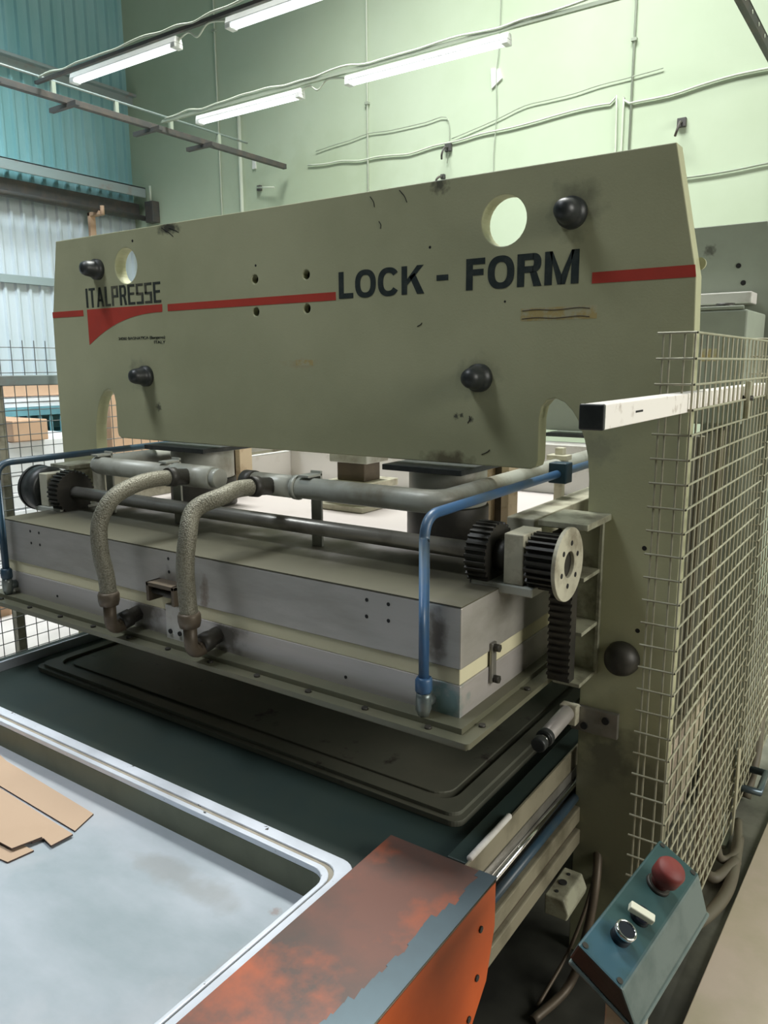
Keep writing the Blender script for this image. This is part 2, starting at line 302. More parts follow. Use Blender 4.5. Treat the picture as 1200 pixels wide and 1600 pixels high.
# right wall with a long window opening, wall behind the photographer
struct(MB().prism([[(-5.2, 0), (6.2, 0), (6.2, 7.1), (-5.2, 7.1)], [(0.0, 2.0), (4.0, 2.0), (4.0, 4.5), (0.0, 4.5)]], 'x', 5.0, 5.2).build('wall_right', MDARKW))
struct(MB().box(-7.8, 5.2, -5.2, -5.0, 0, 7.1).build('wall_front', MDARKW))
struct(MB().prism([[(-7.8, -5.2), (5.2, -5.2), (5.2, 6.2), (-7.8, 6.2)],
    [(-4.0, 3.2), (-1.0, 3.2), (-1.0, 4.2), (-4.0, 4.2)], [(-4.4, -.8), (-2.4, -.8), (-2.4, .2), (-4.4, .2)],
    [(-5.2, 1.0), (-4.0, 1.0), (-4.0, 3.0), (-5.2, 3.0)]], 'z', 7.0, 7.1).build('ceiling', MCEIL))
# girts and pipe along the left wall
props(MB().box(-7.50, -7.42, 0.5, 6.0, 4.53, 4.56).box(-7.50, -7.485, 0.5, 6.0, 4.46, 4.56).build('wall_girt', MGIRT, bevel=0.003), 'thin grey steel girt across the teal sheets near the top of the photo', 'girt')
g = MB(); g.box(-7.50, -7.30, 0.5, 5.95, 3.56, 3.575).box(-7.32, -7.30, 0.5, 5.95, 3.47, 3.575)
props(g.build('wall_girt', MGIRT, bevel=0.003), 'wide rusty grey channel girt on the teal sheets, just above the dark beam', 'girt')
props(MB().box(-7.50, -7.42, 0.5, 5.95, 3.26, 3.42).build('roof_beam', MRUST, bevel=0.005), 'dark steel beam in shade between teal sheets and pale sheets', 'beam')
props(MB().box(-7.535, -7.51, 0.5, 6.0, 2.47, 2.54).box(-7.52, -7.505, 0.5, 6.0, 2.46, 2.54).build('wall_girt', MGIRT, bevel=0.003), 'lowest girt, pale and rusty, left of the press plate', 'girt')
props(MB().cyl((-7.30, 0.5, 3.25), (-7.30, 5.98, 3.25), 0.028, n=14).build('wall_pipe', MRUST), 'round brownish pipe running under the dark beam', 'pipe')
t = thing('pipe_bracket', 'orange rusty bracket holding the brown pipe on the pale sheets', 'bracket', (-7.4, 5.3, 3.2))
MB().box(-7.46, -7.26, 5.30, 5.37, 3.20, 3.24).box(-7.46, -7.42, 5.30, 5.37, 2.95, 3.24).build('angle_plate', MCARTON, t, 0.004)
MB().cyl((-7.25, 5.335, 3.2), (-7.25, 5.335, 3.29), 0.022, n=10).build('bolt', MCARTON, t)
t = thing('wall_socket', 'small dark box where the brown pipe meets the green wall', 'box', (-7.2, 5.93, 3.25))
MB().box(-7.27, -7.14, 5.90, 5.995, 3.20, 3.42).build('housing', MRUST, t, 0.006)
MB().cyl((-7.2, 5.93, 3.42), (-7.2, 5.93, 3.58), 0.012, n=8).build('lead', MCABLE, t)

# conduits and cables on the green wall
for x, z0, lab in ((-6.17, 2.2, 'thin white conduit nearest the corner, full height of the green wall'), (-4.31, 2.2, 'thin white conduit crossing behind the second lamp row'),
                   (-1.965, 2.2, 'faint conduit beside the white cable loop above the press')):
    t = thing('conduit', lab, 'conduit', (x, 5.985, z0))
    MB().cyl((x, 5.99, z0), (x, 5.99, 6.9), 0.009, n=8).build('tube', MCABLE if x < -3 else MCABLED, t)
    for z in (2.9, 3.9, 4.9): MB().box(x-0.02, x+0.02, 5.972, 6.0, z, z+0.02).build('clip', MCABLED, t)
t = thing('conduit', 'short thicker white pipe ending at lamp height beside the corner conduit', 'conduit', (-5.87, 5.98, 2.2))
MB().cyl((-5.87, 5.98, 2.2), (-5.87, 5.98, 4.08), 0.02, n=10).build('tube', MCABLE, t)
MB().cyl((-5.87, 5.98, 4.08), (-5.87, 5.98, 4.11), 0.025, n=10).build('cap', MCABLED, t)
def cable(pts, r, m, label, y=5.985):
    P = []
    for (x, z), (x2, z2) in zip(pts, pts[1:]):
        n = max(1, int(abs(x2-x)/0.18))
        for k in range(n):
            P.append((x+(x2-x)*k/n, y, z+(z2-z)*k/n+(random.uniform(-.012, .012) if abs(x2-x) > 0.1 else 0)))
    P.append((pts[-1][0], y, pts[-1][1]))
    return props(MB().tube(P, r*.75, n=6, sub=3).build('wall_cable', m), label, 'cable')
cable([(-5.0, 3.50), (-4.4, 3.46), (-3.86, 3.44), (-3.39, 3.47), (-2.53, 3.51), (-2.12, 3.515), (-2.07, 3.48), (-2.06, 2.5)], 0.009, MCABLE, 'pale cable sagging from the hanger rail end and turning down above the press')
cable([(-2.01, 2.5), (-2.02, 3.46), (-1.98, 3.50), (-1.7, 3.50), (-1.47, 3.52), (-1.07, 3.54), (-0.3, 3.56), (1.0, 3.5)], 0.011, MCABLE, 'pale cable rising beside the conduit and running off to the right')
cable([(-4.9, 3.60), (-4.3, 3.66), (-3.5, 3.66), (-3.47, 3.50), (-3.49, 3.3)], 0.005, MCABLED, 'thin dark wire stepping down at the small hook right of the middle conduit')
cable([(-3.45, 3.48), (-2.8, 3.62), (-2.0, 3.66), (-1.75, 3.68)], 0.005, MCABLED, 'thin faint wire between the hook and the right-hand conduit')
cable([(-3.02, 4.6), (-3.03, 4.1), (-3.05, 3.9), (-3.04, 3.6), (-3.06, 3.3), (-3.05, 3.0)], 0.005, MCABLED, 'thin wire hanging straight down from the end of the second lamp row')
cable([(-1.62, 2.94), (-1.45, 2.93), (-1.02, 2.945), (-0.3, 2.96), (0.5, 2.95)], 0.010, MCABLED, 'dark cable low on the wall right of the front plate')
cable([(-2.75, 2.93), (-2.4, 2.92), (-2.0, 2.95), (-1.7, 2.94)], 0.008, MCABLED, 'dark cable seen through the right round hole of the plate')
for x, z, s, lab in ((-3.48, 3.42, 1.0, 'wall hook where the dark wire steps down'), (-1.60, 3.30, 1.0, 'larger wall hook above the right end of the press'), (-3.51, 3.33-0.0, 0.6, 'small wall hook lower left of the others'), (-5.63, 3.37, 0.8, 'wall hook with a sideways pin left of the others')):
    if s == 0.6: z = 3.22-0.02; x = -3.53
    t = thing('wall_hook', lab, 'hook', (x, 5.98, z))
    MB().box(x-0.03*s, x+0.03*s, 5.97, 6.0, z-0.03*s, z+0.03*s).build('base', MRUST, t, 0.003)
    if s == 0.8: MB().cyl((x, 5.95, z), (x+0.24, 5.94, z-0.03), 0.008, n=8).build('pin', MCABLE, t)
    else: MB().tube([(x, 5.97, z), (x+0.01, 5.90, z-0.02), (x, 5.88, z-0.07*s), (x-0.02, 5.91, z-0.10*s)], 0.009, n=6).build('pin', MRUST, t)
props(MB().prism([[(-3.09, 3.80), (-3.0, 3.86), (-3.02, 3.93), (-3.10, 3.95)]], 'y', 5.985, 5.999).build('paper_scrap', MHOUS), 'small white scrap stuck to the wall under the second lamp row', 'scrap')
props(MB().prism([[(-5.72, 3.56), (-5.67, 3.56), (-5.68, 3.66), (-5.71, 3.68)]], 'y', 5.985, 5.999).build('paper_scrap', MHOUS), 'tiny white scrap on the wall left of the hanger rail end', 'scrap')

# ------------------------------------------------------------------ lamps
def lamp(x0, x1, y, z, lab):
    t = thing('fluorescent_lamp', lab, 'lamp', ((x0+x1)/2, y, z), 'fluorescent lamps under the roof')
    MB().prism([[(y-0.032, z), (y+0.032, z), (y+0.022, z+0.035), (y-0.022, z+0.035)]], 'x', x0, x1).build('housing', MHOUS, t, 0.003)
    MB().cyl((x0+0.04, y-0.016, z-0.013), (x1-0.04, y-0.016, z-0.013), 0.011, n=12).build('fluorescent_tube', MTUBEL, t)
    MB().cyl((x0+0.04, y+0.016, z-0.013), (x1-0.04, y+0.016, z-0.013), 0.011, n=12).build('fluorescent_tube', MTUBEL, t)
    for x in (x0, x1-0.04): MB().box(x, x+0.04, y-0.032, y+0.032, z-0.026, z).build('end_cap', MHOUS, t, 0.004)
    return t
lamp(-4.83, -3.80, 3.40, 3.5, 'lower left fluorescent lamp of the front row, nearest the teal wall')
lamp(-3.39, -2.25, 3.40, 3.5, 'fluorescent lamp of the front row cut by the top edge')
lamp(-4.83, -3.78, 4.48, 3.5, 'fluorescent lamp of the rear row touching the hanger rail')
lamp(-3.39, -2.20, 4.48, 3.5, 'long bright fluorescent lamp in the upper middle, rear row')
for y, lab in ((3.40, 'hanging wire rail joining the front row of lamps'), (4.48, 'hanging wire rail joining the rear row of lamps')):
    t = thing('lamp_rail', lab, 'rail', (-3.5, y, 3.56))
    MB().box(-5.25, 0.5 if y > 4 else -2.0, y-0.012, y+0.012, 3.555, 3.575).build('rail', MRUST if y < 4 else MCABLED, t)
    P = [(-5.2+i*0.14, y-0.01, 3.585+random.uniform(-.012, .015)) for i in range(26)]
    MB().tube(P, 0.007, n=6, sub=3).build('wire', MCABLE, t)
    MB().tube([(-3.84, y, 3.50), (-3.72, y, 3.54), (-3.64, y, 3.50), (-3.55, y, 3.55), (-3.40, y, 3.53)], 0.006, n=6).build('wire', MCABLE, t)
def hanger(x, y0, y1, z, lab, arms):
    t = thing('hanger_rail', lab, 'rail', (x, (y0+y1)/2, z))
    MB().box(x-0.022, x+0.022, y0, y1, z-0.022, z+0.022).build('lower_chord', MRUST, t, 0.003)
    MB().cyl((x, y0, z+0.105), (x, y1-0.5, z+0.105), 0.009, n=8).build('upper_rod', MGIRT, t)
    y = y0+0.1
    while y < y1-0.45:
        MB().box(x-0.012, x+0.012, y, y+0.03, z+0.02, z+0.10).build('post', MCABLED, t); y += 0.52
    for ya in arms: MB().box(x-0.20, x+0.12, ya-0.018, ya+0.018, z-0.045, z-0.015).build('cross_arm', MRUST, t)
    return t
hanger(-5.23, 0.8, 5.92, 3.5, 'dark hanger rail crossing the teal wall and ending at the green wall', (3.05, 3.62, 4.35, 4.9))
t = thing('hanger_rail', 'dark steel angle cutting the top right corner of the photo', 'rail', (-0.98, 3.5, 3.5))
MB().box(-0.99, -0.975, 2.5, 5.95, 3.46, 3.52).box(-1.04, -0.975, 2.5, 5.95, 3.515, 3.525).build('angle_bar', MRUST, t)
for i in range(18): MB().cyl((-0.974, 2.6+i*0.19, 3.49), (-0.970, 2.6+i*0.19, 3.49), 0.011, n=8).build('rivet', MCABLE, t)

# ------------------------------------------------------------------ press frame plates
R = [(-.845, 1.375), (-.829, 1.383), (-.824, 1.40), (-.824, 1.51), (-.818, 1.540), (-.803, 1.558), (-.783, 1.563), (-.757, 1.553), (-.735, 1.532), (-.716, 1.503), (-.70, 1.46), (-.69, 1.42), (-.684, 1.36), (-.683, 1.30), (-.683, 0.002)]
outline = [(-.45, 0.002), (-.45, 1.70), (-.455, 1.845), (-.516, 2.135), (mx(-.516), 2.135), (mx(-.455), 1.845), (mx(-.45), 1.70), (mx(-.45), 0.002)]
outline += [(mx(a), b) for a, b in reversed(R)] + R
def plate(y, holes, m, label, thick=0.05):
    t = thing('press_frame_plate', label, 'machine plate', (CX, y, 0), 'frame plates of the press')
    MB().prism([outline[::-1]]+holes, 'y', y, y+thick).build('plate', m, t, 0.0025)
    return t
H = [circ(-.939, 2.012, .0635), circ(mx(-.939), 2.012, .0635)]
pins = [circ(a, b, .0145, 14) for a in (-1.8, -1.606) for b in (1.922, 1.822)]
pins = [circ(-1.821, 1.923, .0145, 14), circ(-1.821, 1.821, .0145, 14), circ(-1.605, 1.923, .0145, 14), circ(-1.605, 1.822, .0145, 14)]
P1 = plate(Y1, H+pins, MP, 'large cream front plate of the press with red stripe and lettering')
P2 = plate(3.1, [circ(-0.939, 2.012, .0635), circ(mx(-.939), 2.012, .0635)], MP2, 'rear cream plate of the press, seen right of the front plate')
for a, b in ((-.58, 1.93), (-.60, 1.99), (-.59, 1.86)): MB().cyl((a, 3.098, b), (a, 3.101, b), 0.009, n=12).build('bolt_hole', MHOLE, P2)
for a, b in ((-1.821, 1.923), (-1.821, 1.821), (-1.605, 1.923), (-1.605, 1.822)): MB().cyl((a, 1.925, b), (a, 1.949, b), 0.0146, n=14).build('socket_screw', MOIL, P1)
for a, b, r in ((-.535, 1.20, .006), (-.54, .985, .006), (-2.42, 2.095, .005), (-1.815, 1.965, .004), (-.93, 1.81, .003), (-1.16, 1.965, .004)): MB().cyl((a, Y1-.0004, b), (a, Y1+.001, b), r, n=12).build('bolt_hole', MHOLE, P1)
def plug(x, z, y, parent, s=0.8):
    MB().lathe((x, y, z), (x, y-0.095*s, z), [(0, .048*s), (.22, .047*s), (.26, .042*s), (.40, .038*s), (.72, .034*s), (.88, .028*s), (.97, .015*s), (1.0, .001)], 28).build('rubber_plug', MBLACK, parent)
for x, z in ((-.754, 2.010), (mx(-.754)+.02, 2.010), (-1.0, 1.613), (mx(-1.0)+.02, 1.613)): plug(x, z, Y1, P1)
MB().lathe((-.574, Y1, .905), (-.574, Y1-.05, .905), [(0, .045), (.3, .044), (.7, .037), (.93, .02), (1, .001)], 28).build('rubber_plug', MOIL, P1)
MB().box(-1.301, -1.034, 3.07, 3.4, 1.350, 1.366).build('pad', MBLACK, P2, 0.002)
# stripes, logo and lettering
def flat(loop, m, parent, name, y=Y1, d=0.0008, label=None): return MB().prism([loop], 'y', y-d, y-0.0001).build(name, m, parent, label=label)
def q(x0, x1, z0, z1): return [(x0, z0), (x1, z0), (x1, z1), (x0, z1)]
flat(q(-2.950, -2.744, 1.843, 1.866), MRED, P1, 'stripe', label='short red stripe at the left end')
flat(q(-2.249, -1.490, 1.841, 1.865), MRED, P1, 'stripe', label='long red stripe')
flat([(-.698, 1.841), (-.4555, 1.841), (-.459, 1.868), (-.698, 1.867)], MRED, P1, 'stripe', label='red stripe at the right end')
cv = [(-2.719, 1.8665), (-2.719, 1.732)]
for i in range(13):
    tt = i/12; cv.append((-2.719+.440*tt, 1.732+0.108*(1-(1-tt)**2.3)))
cv += [(-2.277, 1.8665)]
flat(cv, MRED, P1, 'logo_wedge')
def glyphs(word, x0, x1, z0, z1, tv, th, m, parent, widths=None, gap=.12):
    """sans capitals cut from straight and curved strokes; tv and th are the stroke widths"""
    h = z1-z0; W = [(widths or {}).get(c, 1.0) for c in word]; unit = (x1-x0)/(sum(W)+gap*(len(word)-1))
    x = x0
    def ring(cx, cz, a, b, t, a0, a1, n=28, e=2.4):
        def pt(A, B, an): c, s_ = math.cos(an), math.sin(an); return (cx+A*math.copysign(abs(c)**(2/e), c), cz+B*math.copysign(abs(s_)**(2/e), s_))
        an = [math.radians(a0+(a1-a0)*i/n) for i in range(n+1)]
        return [pt(a, b, k) for k in an]+[pt(a-t, b-t*.8, k) for k in reversed(an)]
    for c, wd in zip(word, W):
        w = wd*unit; r = x+w; P = []
        def bx_(a0, a1, b0, b1): P.append([(a0, b0), (a1, b0), (a1, b1), (a0, b1)])
        if c == 'I': bx_(x, x+tv, z0, z1)
        elif c == 'L': P.append([(x, z0), (r, z0), (r, z0+th), (x+tv, z0+th), (x+tv, z1), (x, z1)])
        elif c == 'T': P.append([(x, z1-th), ((x+r-tv)/2, z1-th), ((x+r-tv)/2, z0), ((x+r+tv)/2, z0), ((x+r+tv)/2, z1-th), (r, z1-th), (r, z1), (x, z1)])
        elif c == 'A':
            mid = (x+r)/2; P += [[(x, z0), (x+tv, z0), (mid+tv*.35, z1), (mid-tv*.5, z1)], [(r-tv, z0), (r, z0), (mid+tv*.5, z1), (mid-tv*.35, z1)]]
            bx_(x+w*.25, r-w*.25, z0+h*.28, z0+h*.28+th)
        elif c == 'E': bx_(x, x+tv, z0, z1); bx_(x+tv, r, z0, z0+th); bx_(x+tv, r, z1-th, z1); bx_(x+tv, r-w*.1, z0+h*.48, z0+h*.48+th)
        elif c == 'F': bx_(x, x+tv, z0, z1); bx_(x+tv, r, z1-th, z1); bx_(x+tv, r-w*.08, z0+h*.46, z0+h*.46+th)
        elif c == 'P': bx_(x, x+tv, z0, z1); bx_(x+tv, r, z1-th, z1); bx_(x+tv, r, z0+h*.42, z0+h*.42+th); bx_(r-tv, r, z0+h*.42+th, z1-th)
        elif c == 'S': bx_(x, r, z1-th, z1); bx_(x, x+tv, z0+h*.5, z1-th); bx_(x, r, z0+h*.5-th/2, z0+h*.5+th/2); bx_(r-tv, r, z0+th, z0+h*.5-th/2); bx_(x, r, z0, z0+th)
        elif c == 'O':
            P.append(ring((x+r)/2, (z0+z1)/2, w/2, h/2*1.03, tv, -90, 90)); P.append(ring((x+r)/2, (z0+z1)/2, w/2, h/2*1.03, tv, 90, 270))
        elif c == 'C': P.append(ring((x+r)/2, (z0+z1)/2, w/2, h/2*1.03, tv, 35, 325, 44))
        elif c == 'K':
            bx_(x, x+tv, z0, z1)
            P.append([(x+tv, z0+h*.32), (x+tv, z0+h*.54), (r-tv*1.15, z1), (r, z1)]); P.append([(x+w*.36, z0+h*.62), (x+w*.60, z0+h*.74), (r+tv*.12, z0), (r-tv*1.15, z0)])
        elif c == 'R':
            bx_(x, x+tv, z0, z1); bx_(x+tv, r-w*.34, z1-th, z1); bx_(x+tv, r-w*.34, z0+h*.42, z0+h*.42+th)
            q_ = ring(r-w*.36, z0+h*.71, w*.34, h*.29, tv, -90, 90, 18); P.append(q_)
            P.append([(x+w*.52, z0+h*.44), (x+w*.80, z0+h*.44), (r+.001, z0), (r-tv*1.05, z0)])
        elif c == 'M':
            bx_(x, x+tv, z0, z1); bx_(r-tv, r, z0, z1); mid = (x+r)/2
            P += [[(x+tv, z1), (x+tv*.6, z1), (mid-tv*.5, z0), (mid+tv*.05, z0), (mid+.0005, z0+h*.28)], [(mid-tv*.05, z0), (mid+tv*.5, z0), (r-tv*.6, z1), (r-tv, z1), (mid-.0005, z0+h*.28)]]
        mm = MB()
        for p in P:
            mm.prism([p], 'y', Y1-.0009, Y1-.0001)
        mm.build('lettering', m, parent)
        x = r+gap*unit
glyphs('ITALPRESSE', -2.720, -2.281, 1.873, 1.945, .0125, .0085, MINK2, P1, {'I': .32, 'T': .95, 'L': .80, 'A': 1.1}, gap=.18)
glyphs('LOCK', -1.478, -1.180, 1.844, 1.921, .0185, .0150, MINK, P1, {'L': .72, 'O': 1.0, 'C': 1.0, 'K': .98}, gap=.10)
glyphs('FORM', -1.046, -.732, 1.844, 1.925, .0200, .0160, MINK, P1, {'F': .74, 'O': 1.0, 'R': .88, 'M': 1.18}, gap=.11)
flat(q(-1.138, -1.101, 1.875, 1.890), MINK, P1, 'lettering')
text('24060 BAGNATICA (Bergamo)', -2.537, -2.272, 1.744, 1.757, Y1, MINK2, P1)
text('ITALY', -2.333, -2.272, 1.730, 1.740, Y1, MINK2, P1)
flat(q(-.884, -.682, 1.758, 1.790), MYEL, P1, 'marker_writing', d=0.0004)
for z0 in (1.764, 1.784):
    MB().tube([(-.880, Y1-.0008, z0), (-.84, Y1-.0008, z0+.002), (-.79, Y1-.0008, z0-.001), (-.73, Y1-.0008, z0+.002), (-.700, Y1-.0008, z0-.001)], 0.0011, n=5).build('marker_line', MBROWN, P1)
flat(q(-1.655, -1.585, 1.648, 1.666), MYEL, P1, 'marker_writing', d=0.0004)
# scratches along the upper edge
for a, b, c, e in ((-2.26, 2.125, -2.20, 2.09), (-2.22, 2.12, -2.17, 2.10), (-1.36, 2.12, -1.345, 2.09), (-1.26, 2.125, -1.235, 2.09), (-1.33, 2.05, -1.325, 2.03), (-1.20, 1.755, -1.185, 1.765), (-1.035, 1.49, -1.03, 1.51), (-.965, 1.42, -.99, 1.405)):
    MB().tube([(a, Y1-.0004, b), ((a+c)/2+.004, Y1-.0006, (b+e)/2), (c, Y1-.0004, e)], 0.0012, n=5).build('scratch', MHOLE, P1)
# black pads under the beam, small stop bracket on the column
for x0, x1 in ((-1.301, -1.034), (-2.383, -2.065)):
    MB().box(x0, x1, Y1-.035, 2.14, 1.345, 1.362).build('pad', MBLACK, P1, 0.002)
MB().box(-.700, -.573, Y1-.014, Y1, .682, .752).build('bracket', MSTEEL, P1, 0.002)
for x, z in ((-.662, .700), (-.605, .728)): MB().cyl((x, Y1-.018, z), (x, Y1-.008, z), .010, n=12).build('socket_screw', MHOLE, P1)
MB().lathe((-.462, 1.951, 1.875), (-.462, 1.975, 1.875), [(0, .014), (.3, .014), (.8, .010), (1, .001)], 20).build('knob', MP, P1)

# the cover box and arm between the plates at right
t = thing('cover_box', 'grey sheet-metal cover box between the two plates, behind the wire guard', 'box', (-.6, 2.95, 1.5))
MB().box(-.80, -.488, 2.72, 3.04, 1.45, 1.815).build('housing', MP2, t, 0.006)
MB().prism([[(-.80, 2.72), (-.50, 2.72), (-.56, 3.04), (-.80, 3.04)]], 'z', 1.816, 1.828).build('lid', MP2, t, 0.003)
MB().cyl((-.585, 2.86, 1.828), (-.585, 2.86, 1.845), 0.03, n=16).build('cable_gland', MOIL, t)
flat(q(-.62, -.565, 1.655, 1.695), MYEL, t, 'marker_writing', y=2.72)
props(MB().box(-.84, -.53, 3.0, 3.098, 1.852, 1.892).build('flat_bar', MWHITE, bevel=0.004), 'white flat bar on the rear plate above the cover box', 'bar')

# ------------------------------------------------------------------ upper platen
PX0, PX1, PY0, PY1 = mx(-.785), -.785, 1.425, 3.45
U = thing('upper_platen', 'heavy aluminium upper platen with a cream band, hanging open over the table', 'platen', (CX, PY0, .81))
MB().box(PX0, PX1, PY0, PY1, .984, 1.127).build('upper_slab', MALU, U, 0.003)
MB().box(PX0, PX1, PY0, PY1, 1.1271, 1.130).build('top_sheet', MDUSTSHADE, U)
MB().box(PX0+.004, PX1-.004, PY0+.004, PY1, .946, .984).build('insulation_band', MBAND, U, 0.002)
MB().box(PX0+.001, PX1-.001, PY0+.001, PY1, .862, .946).build('heating_plate', MALU2, U, 0.003)
m = MB()
m.prism([rrect(PX0-.062, PX1+.062, PY0-.075, PY1, .012)], 'z', .842, .856)
m.box(PX0-.03, PX1+.028, PY0-.042, PY1, .856, .870)
m.build('edge_flange', MFLANGE, U, 0.003)
MB().box(PX0-.05, PX1+.05, PY0-.062, PY1, .832, .842).build('lower_sheet', MFLANGE, U, 0.002)
for i in range(11): x = PX0+.05+i*(PX1-PX0-.1)/10; MB().cyl((x, PY0-.055, .855), (x, PY0-.055, .861), .008, n=10).build('screw', MOIL, U)
for i in range(5): MB().cyl((PX1+.045, PY0+.02+i*.24, .855), (PX1+.045, PY0+.02+i*.24, .861), .008, n=10).build('screw', MOIL, U)
for a, b in ((-1.040, 1.103), (-.978, 1.103), (-1.041, 1.062), (-.978, 1.063), (-2.446, 1.103), (-2.395, 1.103), (-2.446, 1.062), (-2.395, 1.062), (-1.745, 1.105), (-1.745, 1.066), (-.885, 1.105)): MB().cyl((a, PY0-.0006, b), (a, PY0+.001, b), .0048, n=10).build('screw_hole', MHOLE, U)
for a, b in ((-1.107, .893), (-2.32, .896), (-.887, .95)): MB().cyl((a, PY0-.0006, b), (a, PY0+.002, b), .0042, n=10).build('screw_hole', MHOLE, U)
# centre clevis and white tab
m = MB(); m.box(-1.79, -1.67, PY0-.05, PY0, 1.030, 1.042).box(-1.79, -1.778, PY0-.05, PY0, .985, 1.042).box(-1.682, -1.67, PY0-.05, PY0, .985, 1.042)
m.build('clevis', MBROWN, U, 0.002)
MB().cyl((-1.78, PY0-.03, 1.013), (-1.68, PY0-.03, 1.013), .009, n=12).build('clevis_pin', MOIL, U)
tb = MB().box(-1.755, -1.665, PY0-.014, PY0, .866, .972).build('tab', MWHITE, U, 0.002)
for x in (-1.735, -1.695): MB().cyl((x, PY0-.018, .893), (x, PY0-.013, .893), .007, n=12).build('socket_screw', MHOLE, tb)
# linking straps with bolts
for y in (1.575, 2.3):
    MB().box(PX1, PX1+.008, y-.012, y+.012, .905, 1.005).build('strap', MSTEEL, U, 0.002)
    for z in (.915, .993): MB().cyl((PX1+.006, y, z), (PX1+.022, y, z), .010, n=6).build('bolt', MOIL, U)
# side rail and low frame on the platen top
MB().box(-.862, -.785, 1.80, PY1, 1.13, 1.262).build('side_rail', MCREAM, U, 0.003)
MB().box(mx(-.785), mx(-.862), 1.80, PY1, 1.13, 1.262).build('side_rail', MCREAM, U, 0.003)
MB().box(-1.62, -.862, 2.95, 3.08, 1.13, 1.33).build('cross_beam', MWHITE, U, 0.003)
MB().box(-2.436, -1.62, 2.74, 2.86, 1.13, 1.29).build('cross_beam', MWHITE, U, 0.003)
MB().box(-2.48, -2.436, 2.15, 2.86, 1.13, 1.252).build('cross_beam', MWHITE, U, 0.003)

# ------------------------------------------------------------------ pressing cylinders and guides between platen and plate
def cylinder(x, y, r, lab):
    t = thing('press_cylinder', lab, 'hydraulic cylinder', (x, y, 1.13), 'hydraulic cylinders on the platen')
    MB().cyl((x, y, 1.13), (x, y, 1.235), r*1.05, n=36).build('base_flange', MOIL, t, 0.004)
    MB().cyl((x, y, 1.235), (x, y, 1.346), r, n=36).build('barrel', MPIPE, t, 0.003)
cylinder(-1.165, 2.02, .118, 'grey cylinder under the right part of the front plate')
cylinder(mx(-1.165), 2.02, .118, 'grey cylinder under the left part of the front plate')
def ipost(x, y, lab):
    t = thing('guide_post', lab, 'post', (x, y, 1.13), 'cream guide posts under the plate')
    for dx in (-.042, .020): MB().box(x+dx, x+dx+.026, y, y+.07, 1.13, 1.60).build('flange', MPOST, t, 0.002)
    MB().box(x-.018, x+.020, y+.028, y+.04, 1.13, 1.60).build('web', MBROWN, t)
ipost(-1.105, 2.22, 'cream guide post behind the right cylinder')
ipost(mx(-1.105)+.01, 2.22, 'cream guide post behind the left cylinder')
t = thing('centre_foot', 'brown block and cream foot standing mid-platen under the plate', 'foot', (CX, 2.3, 1.13))
MB().box(-1.82, -1.60, 2.17, 2.42, 1.131, 1.152).build('foot_plate', MCREAM, t, 0.003)
MB().box(-1.77, -1.63, 2.22, 2.36, 1.152, 1.205).build('collar', MOIL, t, 0.004)
MB().box(-1.80, -1.60, 2.20, 2.40, 1.205, 1.232).build('cap_plate', MCREAM, t, 0.003)
MB().box(-1.765, -1.64, 2.24, 2.34, 1.232, 1.30).build('wear_block', MBROWN, t, 0.004)
MB().box(-1.785, -1.615, 2.22, 2.36, 1.30, 1.42).build('ram_block', MPIPE, t, 0.004)

# ------------------------------------------------------------------ synchronising shaft with gears
SY, SZ = 1.665, 1.195
S = thing('drive_shaft', 'long grey synchronising shaft lying across the platen top', 'shaft', (CX, SY, SZ))
MB().cyl((mx(-.72), SY, SZ), (-.72, SY, SZ), .0225, n=20).build('shaft', MSTEEL, S)
def gear(x0, x1, r, n, m, name, parent, tooth=.010):
    lp = []
    for i in range(n):
        a = 2*math.pi*i/n; da = 2*math.pi/n
        for f, rr in ((0, r-tooth), (.28, r-tooth), (.40, r), (.72, r), (.84, r-tooth)): lp.append((SY+rr*math.cos(a+f*da), SZ+rr*math.sin(a+f*da)))
    return MB().prism([lp], 'x', x0, x1).build(name, m, parent)
for s in (1, -1):
    X = (lambda x: x) if s > 0 else mx
    def bx(a, b): return (min(X(a), X(b)), max(X(a), X(b)))
    a, b = bx(-.722, -.646); gr = gear(a, b, .068, 24, MOIL, 'pinion', S) if s > 0 else MB().lathe((a, SY, SZ), (b, SY, SZ), [(0, .070), (.1, .084), (.9, .084), (1, .070)], 36).build('drum', MBLACK, S)
    a, b = bx(-.646, -.636)
    fl = MB().prism([circ(SY, SZ, .087, 44), circ(SY, SZ, .031, 24)[::-1]], 'x', a, b).build('end_flange', MCREAM if s > 0 else MBLACK, gr, 0.0015)
    e = X(-.636); d = .0012*s
    for k in range(6):
        an = math.radians(60*k+20); MB().cyl((e-d, SY+.050*math.cos(an), SZ+.050*math.sin(an)), (e+d, SY+.050*math.cos(an), SZ+.050*math.sin(an)), .0062, n=10).build('screw_hole', MHOLE, gr)
    MB().cyl((X(-.650), SY, SZ), (X(-.652), SY, SZ), .031, n=24).build('bore', MHOLE, gr)
    a, b = bx(-.778, -.728)
    bb = MB().box(a, b, SY-.052, SY+.052, 1.140, 1.262).build('bearing_block', MCREAM, S, 0.003)
    a, b = bx(-.86, -.700); MB().box(a, b, SY-.06, SY+.10, 1.120 if s < 0 else 1.118, 1.140).build('base_plate', MPIPE, bb, 0.003)
    a, b = bx(-.870, -.815); gear(a, b, .080, 30, MOIL, 'coupling_wheel', S, .006)
    MB().cyl((X(-.815), SY, SZ), (X(-.778), SY, SZ), .040, n=20).build('hub', MOIL, S)
